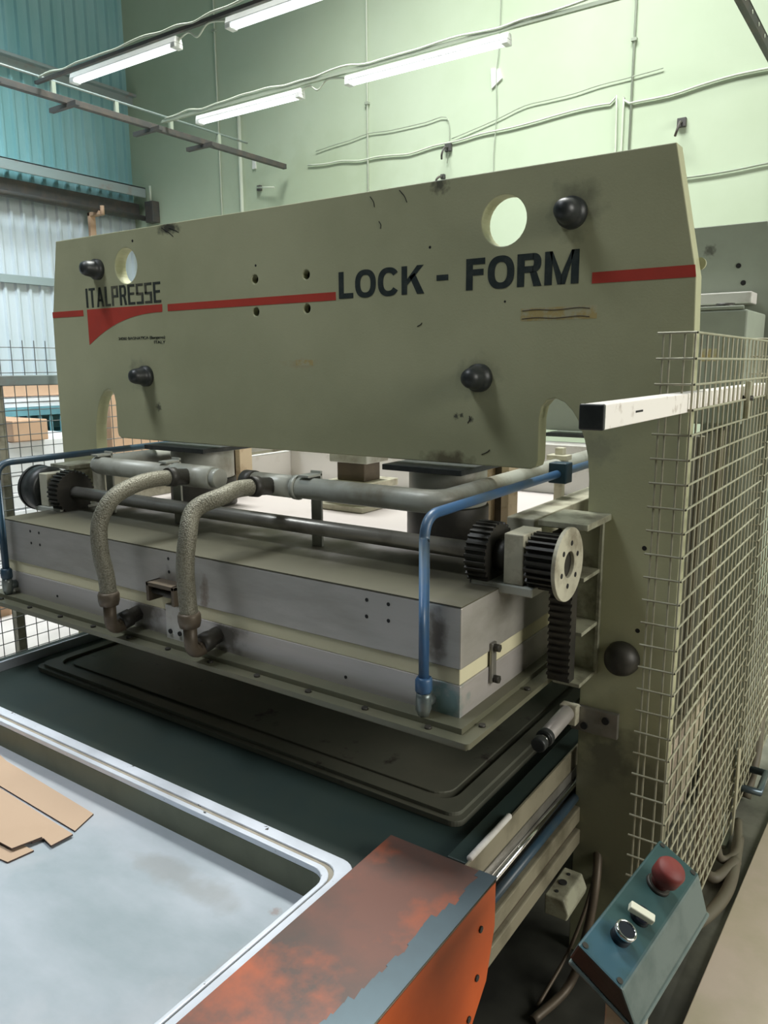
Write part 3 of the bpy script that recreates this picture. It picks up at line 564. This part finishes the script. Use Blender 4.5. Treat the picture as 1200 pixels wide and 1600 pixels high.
def rack(s, lab):
    X = (lambda x: x) if s > 0 else mx
    a, b = sorted((X(-.712), X(-.655)))
    lp = [(1.775, .872), (1.775, 1.25), (1.742, 1.25)]; z = 1.245
    while z > .885: lp += [(1.742, z), (1.733, z-.003), (1.733, z-.009), (1.742, z-.012)]; z -= .0175
    lp += [(1.742, .872)]
    t = thing('gear_rack', lab, 'gear rack', (X(-.68), 1.76, .87), 'toothed racks at the press columns')
    MB().prism([lp], 'x', a, b).build('toothed_bar', MOIL, t)
    rb = thing('rack_bracket', 'ribbed cream bracket holding the %s rack on the front plate' % ('right' if s > 0 else 'left'), 'bracket', (X(-.68), 1.85, .84), 'rack brackets')
    a, b = sorted((X(-.712), X(-.700))); MB().box(a, b, 1.776, 1.899, .85, 1.262).build('web', MPIPED, rb, 0.002)
    a, b = sorted((X(-.745), X(-.620))); MB().box(a, b, 1.73, 1.899, 1.262, 1.278).build('top_plate', MPIPED, rb, 0.002)
    for z in (1.125, .985, .85):
        a, b = sorted((X(-.700), X(-.640))); MB().box(a, b, 1.776, 1.899, z, z+.010).build('rib', MPIPED, rb, 0.0015)
    a, b = sorted((X(-.645), X(-.636))); MB().box(a, b, 1.885, 1.899, .85, 1.262).build('edge_bar', MPIPED, rb, 0.001)
    a, b = sorted((X(-.700), X(-.640))); MB().box(a, b, 1.893, 1.899, .86, 1.262).build('back_plate', MPIPED, rb)
    for z in (1.195, 1.06, .93): MB().cyl((X(-.700), 1.84, z), (X(-.688), 1.84, z), .013, n=6).build('bolt', MOIL, rb)
rack(1, 'black toothed rack hanging beside the right column')
rack(-1, 'black toothed rack at the left column, mostly hidden by the platen')

# ------------------------------------------------------------------ grey oil pipes
HZ = 1.305; HY = 1.668
def elbow(p0, p1, p2, r, n=8):
    """points of a rounded corner at p1"""
    p0, p1, p2 = map(Vector, (p0, p1, p2)); a = (p0-p1).normalized(); b = (p2-p1).normalized()
    return [tuple(p1+a*r*(1-t)**2+b*r*t**2) for t in [i/n for i in range(n+1)]]
t = thing('oil_pipe', 'thick grey oil pipe turning back beside the right cylinder', 'pipe', (-1.3, HY, HZ), 'thick grey oil pipes')
MB().tube([(-1.46, HY, HZ)]+elbow((-1.46, HY, HZ), (-.985, HY, HZ), (-.985, 3.3, HZ), .06)+[(-.985, 3.3, HZ+.01)], .031, n=20, smooth=False).build('pipe', MPIPE, t)
MB().tube([(-1.655, HY, HZ), (-1.46, HY, HZ)], .033, n=20, smooth=False).build('coupling', MPIPE, t)
MB().cyl((-1.465, HY, HZ), (-1.45, HY, HZ), .036, n=20).build('weld_ring', MPIPE, t)
MB().cyl((-1.665, HY, HZ), (-1.625, HY, HZ), .036, n=20).build('end_cap', MOIL, t)
MB().box(-.999, -.971, 2.44, 2.47, 1.13, 1.375).build('stand', MCREAM, t, 0.002)
MB().box(-1.02, -.95, 2.42, 2.47, 1.335, 1.352).build('clamp', MCREAM, t, 0.002)
t = thing('oil_pipe', 'thick grey oil pipe ending left above the platen corner', 'pipe', (-2.1, HY, HZ), 'thick grey oil pipes')
MB().tube([(-1.98, HY, HZ)]+elbow((-1.98, HY, HZ), (-2.42, HY, HZ), (-2.42, 3.3, HZ), .06)+[(-2.42, 3.3, HZ)], .031, n=20, smooth=False).build('pipe', MPIPE, t)
MB().cyl((-1.98, HY, HZ), (-1.80, HY, HZ), .036, n=20).build('coupling', MPIPE, t)
MB().cyl((-1.80, HY, HZ), (-1.775, HY, HZ), .030, n=20).build('end_cap', MPIPE, t)
def stand(x, lab):
    t = thing('pipe_stand', lab, 'pipe stand', (x, HY+.035, 1.13), 'flat stands of the oil pipes')
    MB().box(x-.019, x+.019, HY+.034, HY+.042, 1.13, 1.352).build('flat_bar', MPIPE, t, 0.001)
    MB().box(x-.019, x+.019, HY-.02, HY+.042, 1.338, 1.345).build('strap', MPIPE, t, 0.001)
stand(-1.42, 'flat grey stand clamping the right oil pipe')
stand(-2.02, 'flat grey stand under the left oil pipe beside its hose')
stand(-2.38, 'flat grey stand under the left end of the left oil pipe')

# ------------------------------------------------------------------ braided hoses
def hose(x, xt, yt, lab, bulge=.02):
    t = thing('braided_hose', lab, 'hose', (x, 1.27, .93), 'braided hoses in front of the platen')
    y0 = 1.328
    MB().tube([(x, y0, .998), (x-.004, y0, 1.05), (x-bulge*.6, y0-.008, 1.13), (x-bulge, y0+.004, 1.21), (x-.008, y0+.045, 1.275), (x+.02*(xt > x)+(xt-x)*.35, y0+.12, 1.305), (xt-(xt-x)*.3, yt-.12, 1.312), (xt, yt-.035, HZ+.003)], .024, n=20).build('hose', MBRAID, t)
    MB().lathe((x, y0, 1.005), (x, y0, .965), [(0, .0275), (.2, .031), (.6, .031), (1, .027)], 18).build('collar', MBROWN, t)
    MB().tube([(x, y0, .97), (x, y0, .925)]+elbow((x, y0, .925), (x, y0, .888), (x, 1.40, .892), .035)+[(x, 1.375, .905)], .0185, n=16, smooth=False).build('elbow', MBROWN, t)
    MB().lathe((x, 1.362, .903), (x, 1.426, .915), [(0, .022), (.1, .028), (.5, .028), (.55, .024), (1, .024)], 8).build('fitting', MOIL, t)
    MB().lathe((xt, yt-.075, HZ+.008), (xt, yt+.0, HZ), [(0, .0285), (.35, .031), (.4, .026), (1, .026)], 18).build('collar', MOIL, t)
    return t
hose(-1.90, -1.90, 1.640, 'left braided hose curving from the left oil pipe down to the platen')
hose(-1.555, -1.545, 1.640, 'right braided hose curving from the middle of the oil pipes to the platen', -.006)

# ------------------------------------------------------------------ blue pipes
def bluepipe(x, m, lab, yend):
    t = thing('blue_pipe', lab, 'pipe', (x, 1.38, .9), 'blue pipes at the platen corners')
    yv = 1.395
    P = [(x, yv, .90), (x, yv, 1.28)]+elbow((x, yv, 1.27), (x, yv, 1.328), (x, 1.6, 1.331), .055)+[(x, yend, 1.338)]
    MB().tube(P, .0118, n=16, smooth=False).build('pipe', m, t)
    MB().lathe((x, yv, .962), (x, yv, .925), [(0, .017), (.15, .020), (.85, .020), (1, .017)], 6).build('nut', m, t)
    MB().lathe((x, yv, .925), (x, yv, .868), [(0, .017), (.2, .0185), (.7, .0185), (1, .012)], 8).build('fitting', MFIT, t)
    MB().cyl((x, yv, .90), (x, 1.426, .90), .015, n=10).build('stub', MFIT, t)
    return t
bp = bluepipe(-.862, MBLUE, 'blue pipe dropping down the right front corner of the platen', 2.9)
MB().box(-.89, -.835, 2.13, 2.18, 1.305, 1.365).build('pipe_clamp', MBLUED, bp, 0.003, label='blue block clamp')
bluepipe(-2.568, MBLUED, 'dark blue pipe at the left photo edge, bent over the platen corner', 2.9)

# ------------------------------------------------------------------ lower table
TX0, TX1 = -2.70, -.706
T = thing('lower_table', 'dark lower table of the press under the open platen', 'table', (CX, 1.9, .3))
MB().box(TX0, TX1, 1.305, 3.4, .30, .566).build('table_body', MOIL, T, 0.003)
MB().box(TX0+.02, TX1-.19, 1.19, 1.306, .52, .572).box(TX0+.02, TX1-.02, 1.306, 3.4, .566, .572).build('belt', MMAT2, T)
MB().box(TX1-.05, TX1, 1.32, 3.4, .566, .600).build('side_strip', MMAT2, T, 0.003)
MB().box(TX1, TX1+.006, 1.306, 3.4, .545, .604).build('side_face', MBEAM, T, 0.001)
MB().box(TX0, TX0+.05, 1.25, 3.4, .566, .598).build('side_strip', MMAT2, T, 0.003)
MB().box(TX0+.052, TX0+.062, 1.25, 3.4, .566, .606).build('bright_edge', MRIM, T, 0.001)
m = thing('press_blanket', 'dark raised blanket sheet lying on the table below the platen', 'blanket', (CX, 2.2, .572))
MB().prism([rrect(-2.55, -.80, 1.455, 3.3, .03)], 'z', .5725, .588).build('sheet', MMAT, m, 0.002)
MB().prism([rrect(-2.535, -.815, 1.47, 3.3, .03), rrect(-2.495, -.855, 1.51, 3.26, .05)[::-1]], 'z', .588, .598).build('rim', MMAT, m, 0.003)
MB().prism([rrect(-2.47, -.88, 1.535, 3.23, .05)], 'z', .588, .594).build('pad', MMAT, m, 0.002)
# front loading tray
tr = thing('loading_tray', 'shallow pale metal loading tray with a rounded rim, in front of the press', 'tray', (-2.0, .5, .5))
ox0, ox1, oy0, oy1 = -3.2, -.885, -.35, 1.186
MB().prism([rrect(ox0, ox1, oy0, oy1, .05), rrect(ox0+.03, ox1-.030, oy0+.03, oy1-.030, .045)[::-1]], 'z', .585, .600).build('outer_rim', MRIM, tr, 0.002)
MB().prism([rrect(ox0+.03, ox1-.030, oy0+.03, oy1-.030, .045), rrect(ox0+.042, ox1-.034, oy0+.042, oy1-.042, .045)[::-1]], 'z', .580, .595).build('gasket', MGASK, tr)
MB().prism([rrect(ox0+.042, ox1-.034, oy0+.042, oy1-.042, .045), rrect(ox0+.058, ox1-.044, oy0+.058, oy1-.056, .045)[::-1]], 'z', .585, .600).build('inner_rim', MRIM, tr, 0.002)
MB().prism([rrect(ox0+.03, ox1-.020, oy0+.03, oy1-.030, .045), rrect(ox0+.058, ox1-.044, oy0+.058, oy1-.056, .045)[::-1]], 'z', .505, .5845).build('inner_wall', MWALLT, tr, 0.001)
MB().box(ox0+.03, ox1-.02, oy0+.03, oy1-.03, .500, .515).build('tray_floor', MTRAY, tr)
props(MB().prism([rrect(-3.2, -.892, -.4, 1.30, .02)], 'z', .44, .499).build('feed_deck', MOIL, bevel=0.003), 'dark deck carrying the pale loading tray', 'deck')

# orange cover
OC = thing('orange_cover', 'worn orange sheet-metal cover over the tray edge, front right', 'cover', (-.76, .6, .3))
ox, oX = -.889, -.628
lp = [(1.302, .608), (1.302, .500), (1.272, .405), (1.266, .385), (1.18, .30), (-.5, .30), (-.5, .608)]
MB().prism([lp], 'x', ox, oX).build('cover_body', MORSIDE, OC, 0.004)
MB().box(ox-.0015, oX-.002, -.5, 1.3035, .6082, .6100).build('top_face', MORANGE, OC, 0.0008)
# bare strip where the orange has worn off, ragged on its inner side
sp = [(oX+.0016, -.5), (oX+.0016, 1.3045)]; y = 1.3045; x = oX-.047
sp.append((x-.012, 1.3045))
random.seed(3)
while y > -.5:
    x = oX-.050-.014*math.sin(y*9)-.008*math.sin(y*23+1)+random.uniform(-.006, .006); sp.append((x, y)); y -= random.uniform(.012, .03)
    sp.append((x+random.uniform(-.004, .004), y))
sp.append((oX-.05, -.5))
MB().prism([sp], 'z', .6100, .6106).build('bare_strip', MBARE, OC, label='bare blue-grey metal along the outer edge')
MB().cyl((oX-.004, -.5, .6045), (oX-.004, 1.302, .6045), .0058, n=10).build('rolled_edge', MCHROME, OC, label='polished worn edge')
for y, z in ((1.235, .535), (1.222, .432), (1.19, .36), (.8, .5)):
    MB().cyl((oX-.001, y, z), (oX+.004, y, z), .007, n=6).build('screw', MBLACK, OC)
MB().box(ox, oX+.001, -.5, 1.17, .288, .299).build('bottom_flange', MCREAM, OC, 0.001)

# cardboard blanks on the tray: each a little stack of dark-edged board
def card(loop, z, lab, th=.0045):
    t = thing('cardboard_blank', lab, 'cardboard', (loop[0][0], loop[0][1], z), 'cardboard blanks on the tray')
    MB().prism([loop], 'z', z, z+th*.93).build('core', MCARDE, t)
    MB().prism([loop], 'z', z+th*.93, z+th).build('face', MCARD, t)
def zs(loop, z): k = (1.65-z)/(1.65-.575); return [(a*k, b*k) for a, b in loop]
card([(-1.656, 1.07), (-1.637, .993), (-2.05, 1.05), (-2.45, 1.14), (-2.4, 1.25), (-2.05, 1.12)][:0] or [(-1.652, 1.062), (-1.625, .990), (-1.98, 1.000), (-2.30, 1.020), (-2.30, 1.12), (-2.10, 1.085)], .5152, 'cardboard blank farthest back in the tray, with a straight right end')
card([(-1.610, .975), (-1.612, .918), (-1.655, .925), (-1.662, .90), (-2.3, .93), (-2.3, 1.015), (-1.97, .990)], .5200, 'middle cardboard blank with a notched right end')
card([(-1.655, .922), (-1.672, .855), (-2.2, .83), (-2.25, .93)], .5250, 'nearest cardboard blank on top of the others')
card([(-1.636, .888), (-1.645, .828), (-1.95, .79), (-2.1, .85)], .5152, 'small cardboard blank peeking out under the nearest one')

# side rails below the table edge
MB_r = thing('guide_rail', 'bright steel linear rail along the right side of the table', 'rail', (-.69, 1.7, .50))
MB().cyl((-.690, 1.304, .512), (-.690, 2.0, .512), .0085, n=14).build('rod', MCHROME, MB_r)
MB().box(-.715, -.697, 1.304, 2.0,   .49, .545).build('rail_base', MSTEEL, MB_r, 0.001)
props(MB().cyl((-.684, 1.304, .474), (-.684, 2.02, .474), .012, n=14).build('blue_rod', MBLUED), 'dark blue rod running below the bright rail', 'rod')
b_ = thing('side_beam', 'cream side beam below the blue rod, right of the table', 'beam', (-.69, 1.4, .36))
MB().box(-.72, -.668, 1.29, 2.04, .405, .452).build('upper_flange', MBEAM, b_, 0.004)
MB().box(-.72, -.678, 1.275, 2.04, .385, .405).build('web', MBROWN, b_)
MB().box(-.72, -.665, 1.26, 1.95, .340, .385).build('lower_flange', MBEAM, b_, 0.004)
MB().box(-.73, -.655, 1.93, 2.08, .40, .50).build('end_bracket', MOIL, b_, 0.006)
t = thing('sensor_block', 'cream junction block on the outer side of the side beam', 'sensor', (-.64, 1.75, .3))
MB().prism([[(-.665, .28), (-.605, .28), (-.600, .300), (-.615, .335), (-.665, .335)]], 'y', 1.66, 1.79).build('housing', MPIPED, t, 0.004)
MB().cyl((-.643, 1.725, .335), (-.643, 1.725, .338), .011, n=12).build('socket', MHOLE, t)
for y in (1.685, 1.765): MB().cyl((-.643, y, .335), (-.643, y, .337), .005, n=10).build('screw', MHOLE, t)
props(MB().cyl((-.706, 1.33, .605), (-.706, 1.53, .605), .0075, n=12).build('light_bar', MWHITE, bevel=0.004), 'short round pale bar lying on the table edge behind the orange cover', 'bar')

# cables hanging below the table, near the column foot
def floorhose(pts, r, m, lab, name='floor_hose', cat='hose'): return props(MB().tube(pts, r, n=12).build(name, m), lab, cat)
floorhose([(-.66, 2.0, .40), (-.63, 1.95, .36), (-.60, 1.86, .28), (-.60, 1.80, .15), (-.62, 1.74, .03), (-.66, 1.6, .012)], .012, MBROWN, 'brown cable dropping from the beam end near the column foot', 'cable', 'cable')
floorhose([(-.64, 1.97, .38), (-.62, 1.90, .25), (-.64, 1.80, .10), (-.67, 1.65, .008)], .005, MBROWN, 'thin brown wire beside the dropping cable', 'cable', 'cable')
floorhose([(-.50, 1.02, .40), (-.46, 1.14, .33), (-.44, 1.20, .20), (-.46, 1.24, .02)], .02, MOIL, 'dark hose left of the control box stand')
floorhose([(-.47, 2.55, .5), (-.465, 2.50, .25), (-.45, 2.45, .06), (-.40, 2.42, .03), (-.36, 2.55, .03)], .018, MHOSEF, 'dusty brown hose coming down inside the wire guard')
floorhose([(-.45, 2.62, .5), (-.44, 2.57, .22), (-.41, 2.52, .05), (-.37, 2.60, .03), (-.40, 2.8, .03)], .014, MHOSEF, 'thinner hose beside the dusty brown one')
floorhose([(-.52, 1.95, .02), (-.44, 2.10, .022), (-.38, 2.24, .022), (-.355, 2.42, .022), (-.38, 2.7, .022)], .019, MHOSEF, 'brown hose lying on the floor along the board edge')
floorhose([(-.43, 3.6, .45), (-.42, 3.3, .28), (-.40, 3.1, .16), (-.41, 3.0, .02)], .018, MHOSEF, 'hose bending down at the right photo edge')
t = thing('steel_handle', 'dark U-shaped steel bar lying near the foot of the wire guard', 'handle', (-.40, 2.9, .1))
MB().tube([(-.44, 2.86, .13), (-.35, 2.86, .13), (-.35, 3.02, .13), (-.44, 3.02, .13)], .014, n=10, smooth=False).build('bar', MBARE, t)
MB().box(-.455, -.43, 2.83, 3.05, .002, .15).build('foot', MOIL, t, 0.003)
props(MB().prism([[(2.60, .40), (2.64, .39), (2.66, .28), (2.63, .10), (2.61, .08), (2.615, .25)]], 'x', -.392, -.388).build('plastic_strip', MWIRE), 'torn beige strip hanging from the wire guard', 'strip')
props(MB().obox((-.62, 2.1, .02), (.02, 0, 0), (0, .85, 0), (.04, 0, .42)).build('beige_board', MWALK, bevel=0.003), 'pale board leaning inside the wire guard near the floor', 'board')

t = thing('shade_panel', 'dark olive sheet added between the two press plates to deepen the shade behind the wire guard', 'panel', (-.57, 2.5, .4))  # added dark sheet standing in for the shaded machine interior
MB().box(-.60, -.585, 2.06, 3.09, .47, 1.42).build('sheet', MPANEL, t, 0.002)
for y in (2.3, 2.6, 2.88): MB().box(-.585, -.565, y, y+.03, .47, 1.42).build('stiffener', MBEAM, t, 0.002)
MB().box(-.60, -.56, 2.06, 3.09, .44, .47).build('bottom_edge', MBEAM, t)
# spring buffer on the bracket
t = thing('spring_buffer', 'white cylindrical buffer with black cap, pointing forward from the column', 'buffer', (-.70, 1.8, .74))
MB().cyl((-.700, 1.86, .738), (-.700, 1.72, .728), .0205, n=24).build('body', MALU2, t, 0.002)
MB().cyl((-.700, 1.86, .738), (-.700, 1.80, .735), .0165, n=24).build('neck', MALU2, t)
MB().cyl((-.700, 1.724, .728), (-.700, 1.706, .727), .0225, n=24).build('black_ring', MBLACK, t, 0.002)
MB().cyl((-.700, 1.706, .727), (-.700, 1.690, .726), .015, n=24).build('chrome_stem', MCHROME, t)
MB().cyl((-.700, 1.692, .726), (-.700, 1.668, .724), .0195, n=24).build('cap', MBLACK, t, 0.004)
MB().box(-.722, -.675, 1.855, 1.885, .705, .758).build('mount', MCREAM, t, 0.003)

# ------------------------------------------------------------------ white square tube
t = thing('support_tube', 'white square tube with black end cap sticking out past the right column', 'tube', (-.431, 1.2, 1.566))
MB().box(-.4515, -.4115, 1.204, 2.75, 1.5465, 1.5865).build('tube', MTUBE, t, 0.002)
MB().box(-.4522, -.4108, 1.196, 1.206, 1.5458, 1.5872).build('end_cap', MBLACK, t, 0.003)
MB().box(-.4113, -.4105, 1.36, 1.40, 1.5655, 1.5690).build('slot', MHOLE, t)

# ------------------------------------------------------------------ right wire guard
def wire(m, a, b, r): m.cyl(a, b, r, n=6, caps=False)
def guard(x, y0, y1, z0, z1, ret, lab, grp, r=.0027, step=.0505, clampz=None, mt=None):
    mt = mt or MWIRE
    t = thing('wire_guard', lab, 'wire guard', (x, (y0+y1)/2, z0), grp)
    m = MB(); nz = int(round((z1-z0)/step)); z = z1
    for i in range(nz+1):
        zz = z1-i*step
        wire(m, (x+.003, y0, zz), (x+.003, y1, zz), r)
        if ret: wire(m, (x+.003, y0, zz), (x-ret-.012, y0+.0, zz), r)
    y = y0
    while y <= y1+.001: wire(m, (x, y+.0, z1), (x, y, z0), r); y += step
    if ret:
        for d in (.022, ret-.014, ret): wire(m, (x-d, y0+.004, z1), (x-d, y0+.004, z0), r)
    o = m.build('wire_mesh', mt, t)
    return t
G1 = guard(-.405, 1.72, 2.66, .10, 1.712, .066, 'near cream wire guard panel right of the column', 'cream wire guard panels', step=.0535)
G2 = guard(-.405, 2.70, 3.80, .10, 1.722, .05, 'farther cream wire guard panel at the right photo edge', 'cream wire guard panels', step=.0535)
t = thing('guard_clamp', 'small cream clamp joining the wire guard above the white tube', 'clamp', (-.40, 2.32, 1.55))
MB().box(-.402, -.392, 2.30, 2.325, 1.50, 1.60).build('clamp_plate', MWIRE, t, 0.002)
MB().cyl((-.45, 2.312, 1.555), (-.385, 2.312, 1.555), .007, n=8).build('bolt', MOIL, t)
MB().box(-.402, -.392, 2.60, 2.64, 1.54, 1.60).build('clamp_plate', MWIRE, t, 0.002)
t = thing('guard_post', 'cream post behind the second wire guard panel', 'post', (-.45, 2.70, 0))
MB().box(-.47, -.43, 2.68, 2.72, .0, 1.54).build('post', MP2, t, 0.002)
MB().box(-.50, -.41, 2.65, 2.75, .0, .012).build('base_plate', MP2, t, 0.002)

# ------------------------------------------------------------------ left wire fence, with top rail and posts
F = thing('wire_fence', 'grey wire fence with a flat rail left of the press', 'fence', (-3.05, 2.2, 0))
m = MB()
for i in range(34): z = .06+i*.0505; wire(m, (-3.05, 1.31, z), (-3.05, 3.6, z), .0019)
for i in range(46): y = 1.31+i*.0505; wire(m, (-3.047, y, .05), (-3.047, y, 1.755), .0019)
m.build('wire_mesh', MWIRED, F)
MB().box(-3.065, -3.04, 1.31, 3.6, 1.575, 1.615).build('rail', MGIRT, F, 0.003)
for y in (1.69, 3.55): MB().box(-3.10, -3.065, y, y+.035, 0, 1.60).build('post', MCREAM, F, 0.003)
MB().cyl((-3.08, 1.72, .62), (-3.03, 1.80, .60), .008, n=8).build('clamp', MCREAM, F)

# ------------------------------------------------------------------ goods stacked beyond the left fence
def goods(name, x0, x1, y0, y1, z0, z1, m, lab, cat, layers=0):
    t = thing(name, lab, cat, ((x0+x1)/2, (y0+y1)/2, z0))
    if layers:
        n = layers; h = (z1-z0)/n; mm = MB()
        for i in range(n):
            d = random.uniform(-.02, .02); mm.box(x0+d, x1+d, y0+d, y1-d, z0+h*i+.001, z0+h*(i+1)-.004)
        mm.build('sheets', m, t, 0.003)
    else: MB().box(x0, x1, y0, y1, z0, z1).build('body', m, t, 0.006)
    return t
pl = thing('pallet', 'low wooden pallet under the white wrapped sheets', 'pallet', (-5.5, 2.6, 0))
for i in range(7): MB().box(-6.1, -4.9, 1.7+i*.28, 1.86+i*.28, .10, .125).build('deck_board', MCARTON, pl)
for x in (-6.05, -5.55, -5.0): MB().box(x-.05, x+.05, 1.7, 3.55, 0, .10).build('bearer', MCARTON, pl)
goods('wrapped_stack', -6.1, -4.95, 1.7, 3.5, .126, 1.16, MWRAP, 'tall white wrapped stack of sheets behind the left fence', 'stack', 9)
g_ = goods('carton', -5.45, -4.9, 2.80, 3.05, 1.162, 1.30, MCARTON, 'small brown carton on the white wrapped stack', 'carton')
rk = thing('teal_rack', 'teal metal rack behind the white stack at the left edge', 'rack', (-6.5, 3.0, 0))
for y in (1.8, 2.7, 3.6, 4.5): MB().box(-6.75, -6.69, y, y+.06, 0, 1.24).build('post', MTEALB, rk)
for z in (.5, 1.02, 1.24): MB().box(-6.76, -6.22, 1.8, 4.56, z, z+.07).build('shelf', MTEALB, rk, 0.003)
MB().box(-6.74, -6.72, 1.8, 4.56, 0.2, 1.30).build('back_panel', MTEALB, rk)
for i in range(26): MB().box(-6.24, -6.23, 1.9+i*.1, 1.93+i*.1, 1.09, 1.24).build('slat', MTEALB, rk)
goods('wrapped_stack', -6.7, -6.25, 1.9, 4.3, 1.312, 1.40, MWRAP, 'thin pale stack lying on top of the teal rack', 'stack', 2)
goods('carton', -6.72, -6.3, 1.9, 4.35, 1.402, 1.565, MCARTON, 'long brown carton topmost on the teal rack', 'carton')
goods('carton', -5.6, -5.1, 3.70, 4.6, .0, 1.46, MCARTON, 'large brown carton seen through the left slot of the plate', 'carton')

# ------------------------------------------------------------------ walkway board and control box
props(MB().prism([[(-.36, 1.2), (-.315, 2.9), (-.26, 4.6), (1.6, 4.6), (1.6, 1.2)]], 'z', .001, .014).build('walkway_board', MWALK, bevel=0.002), 'pale beige board covering the walkway floor at lower right', 'board')

LN, RN, LF = Vector((-.352, 1.018, .78)), Vector((-.2815, 1.0115, .742)), Vector((-.322, 1.33, .787))
ey = (LF-LN).normalized(); ex = (RN-LN); ex = (ex-ey*ex.dot(ey)).normalized(); ez = ex.cross(ey)
if ez.z < 0: ez = -ez
Wd, Ln = .082, .333
CB = thing('control_box', 'teal push-button control box on a stand at lower right', 'control box', tuple(LN))
def L3(a, b, c): return LN+ex*a+ey*b+ez*c
def lbox(a0, a1, b0, b1, c0, c1): return MB().obox(L3(a0, b0, c0), ex*(a1-a0), ey*(b1-b0), ez*(c1-c0))
# lid with sloping sides
m = MB()
top = [L3(0, 0, 0), L3(Wd, 0, 0), L3(Wd, Ln, 0), L3(0, Ln, 0)]
mid = [L3(.003, .014, -.048), L3(Wd+.050, .010, -.048), L3(Wd+.050, Ln-.006, -.048), L3(.003, Ln-.006, -.048)]
vt = [m.bm.verts.new(p) for p in top]; vm = [m.bm.verts.new(p) for p in mid]
m.bm.faces.new(vt); m.bm.faces.new(vm[::-1])
for i in range(4): m.bm.faces.new((vt[i], vm[i], vm[(i+1) % 4], vt[(i+1) % 4]))
bmesh.ops.recalc_face_normals(m.bm, faces=m.bm.faces)
lid = m.build('lid', MBOXG, CB, 0.004)
lid.data.materials.append(MBOXS); lid.data.materials.append(MOIL)
for p in lid.data.polygons:
    if p.normal.dot(ex) > 0.5: p.material_index = 1  # right side takes the paler enclosure grey
    if p.normal.dot(ey) < -0.6: p.material_index = 2  # near side given a dark material to read as shaded
lbox(.006, Wd+.055, .010, Ln-.002, -.057, -.0485).build('back_shell', MBOXS, CB, 0.004)
for a, b in ((.009, .010), (Wd-.009, .010), (.009, Ln-.010), (Wd-.009, Ln-.010)):
    MB().cyl(L3(a, b, 0), L3(a, b, .0015), .005, n=12).build('screw', MOIL, CB)
# mushroom emergency button
em = MB().lathe(L3(.040, .232, .0), L3(.040, .232, .052), [(0, .015), (.40, .015), (.44, .0245), (.85, .0255), (.97, .022), (1, .001)], 28).build('emergency_button', MREDB, CB, label='red mushroom button')
MB().lathe(L3(.040, .232, 0), L3(.040, .232, .006), [(0, .022), (1, .020)], 24).build('collar', MOIL, em)
bb = MB().lathe(L3(.040, .075, 0), L3(.040, .075, .022), [(0, .0165), (.9, .0165), (1, .0145)], 28).build('push_button', MBTN, CB, label='black push button')
MB().lathe(L3(.040, .075, .017), L3(.040, .075, .0235), [(0, .0175), (.8, .0175), (1, .0165), (1, .0142), (.85, .0140)], 28, caps=False).build('chrome_ring', MCHROME, bb)
sel = MB().lathe(L3(.046, .140, 0), L3(.046, .140, .012), [(0, .017), (1, .015)], 24).build('selector_base', MBTN, CB)
MB().obox(L3(.026, .120, .010), ex*.040+ey*.014, ey*.014-ex*.005, ez*.012).build('selector_key', MKEY, sel, 0.002)
st = thing('control_stand', 'cream square post carrying the teal control box', 'stand', (-.29, 1.1, 0))
MB().box(-.315, -.270, 1.05, 1.14, .012, .672).build('post', MCREAM, st, 0.003)
MB().box(-.335, -.24, 1.03, 1.20, .0, .012).build('base_plate', MCREAM, st, 0.002)
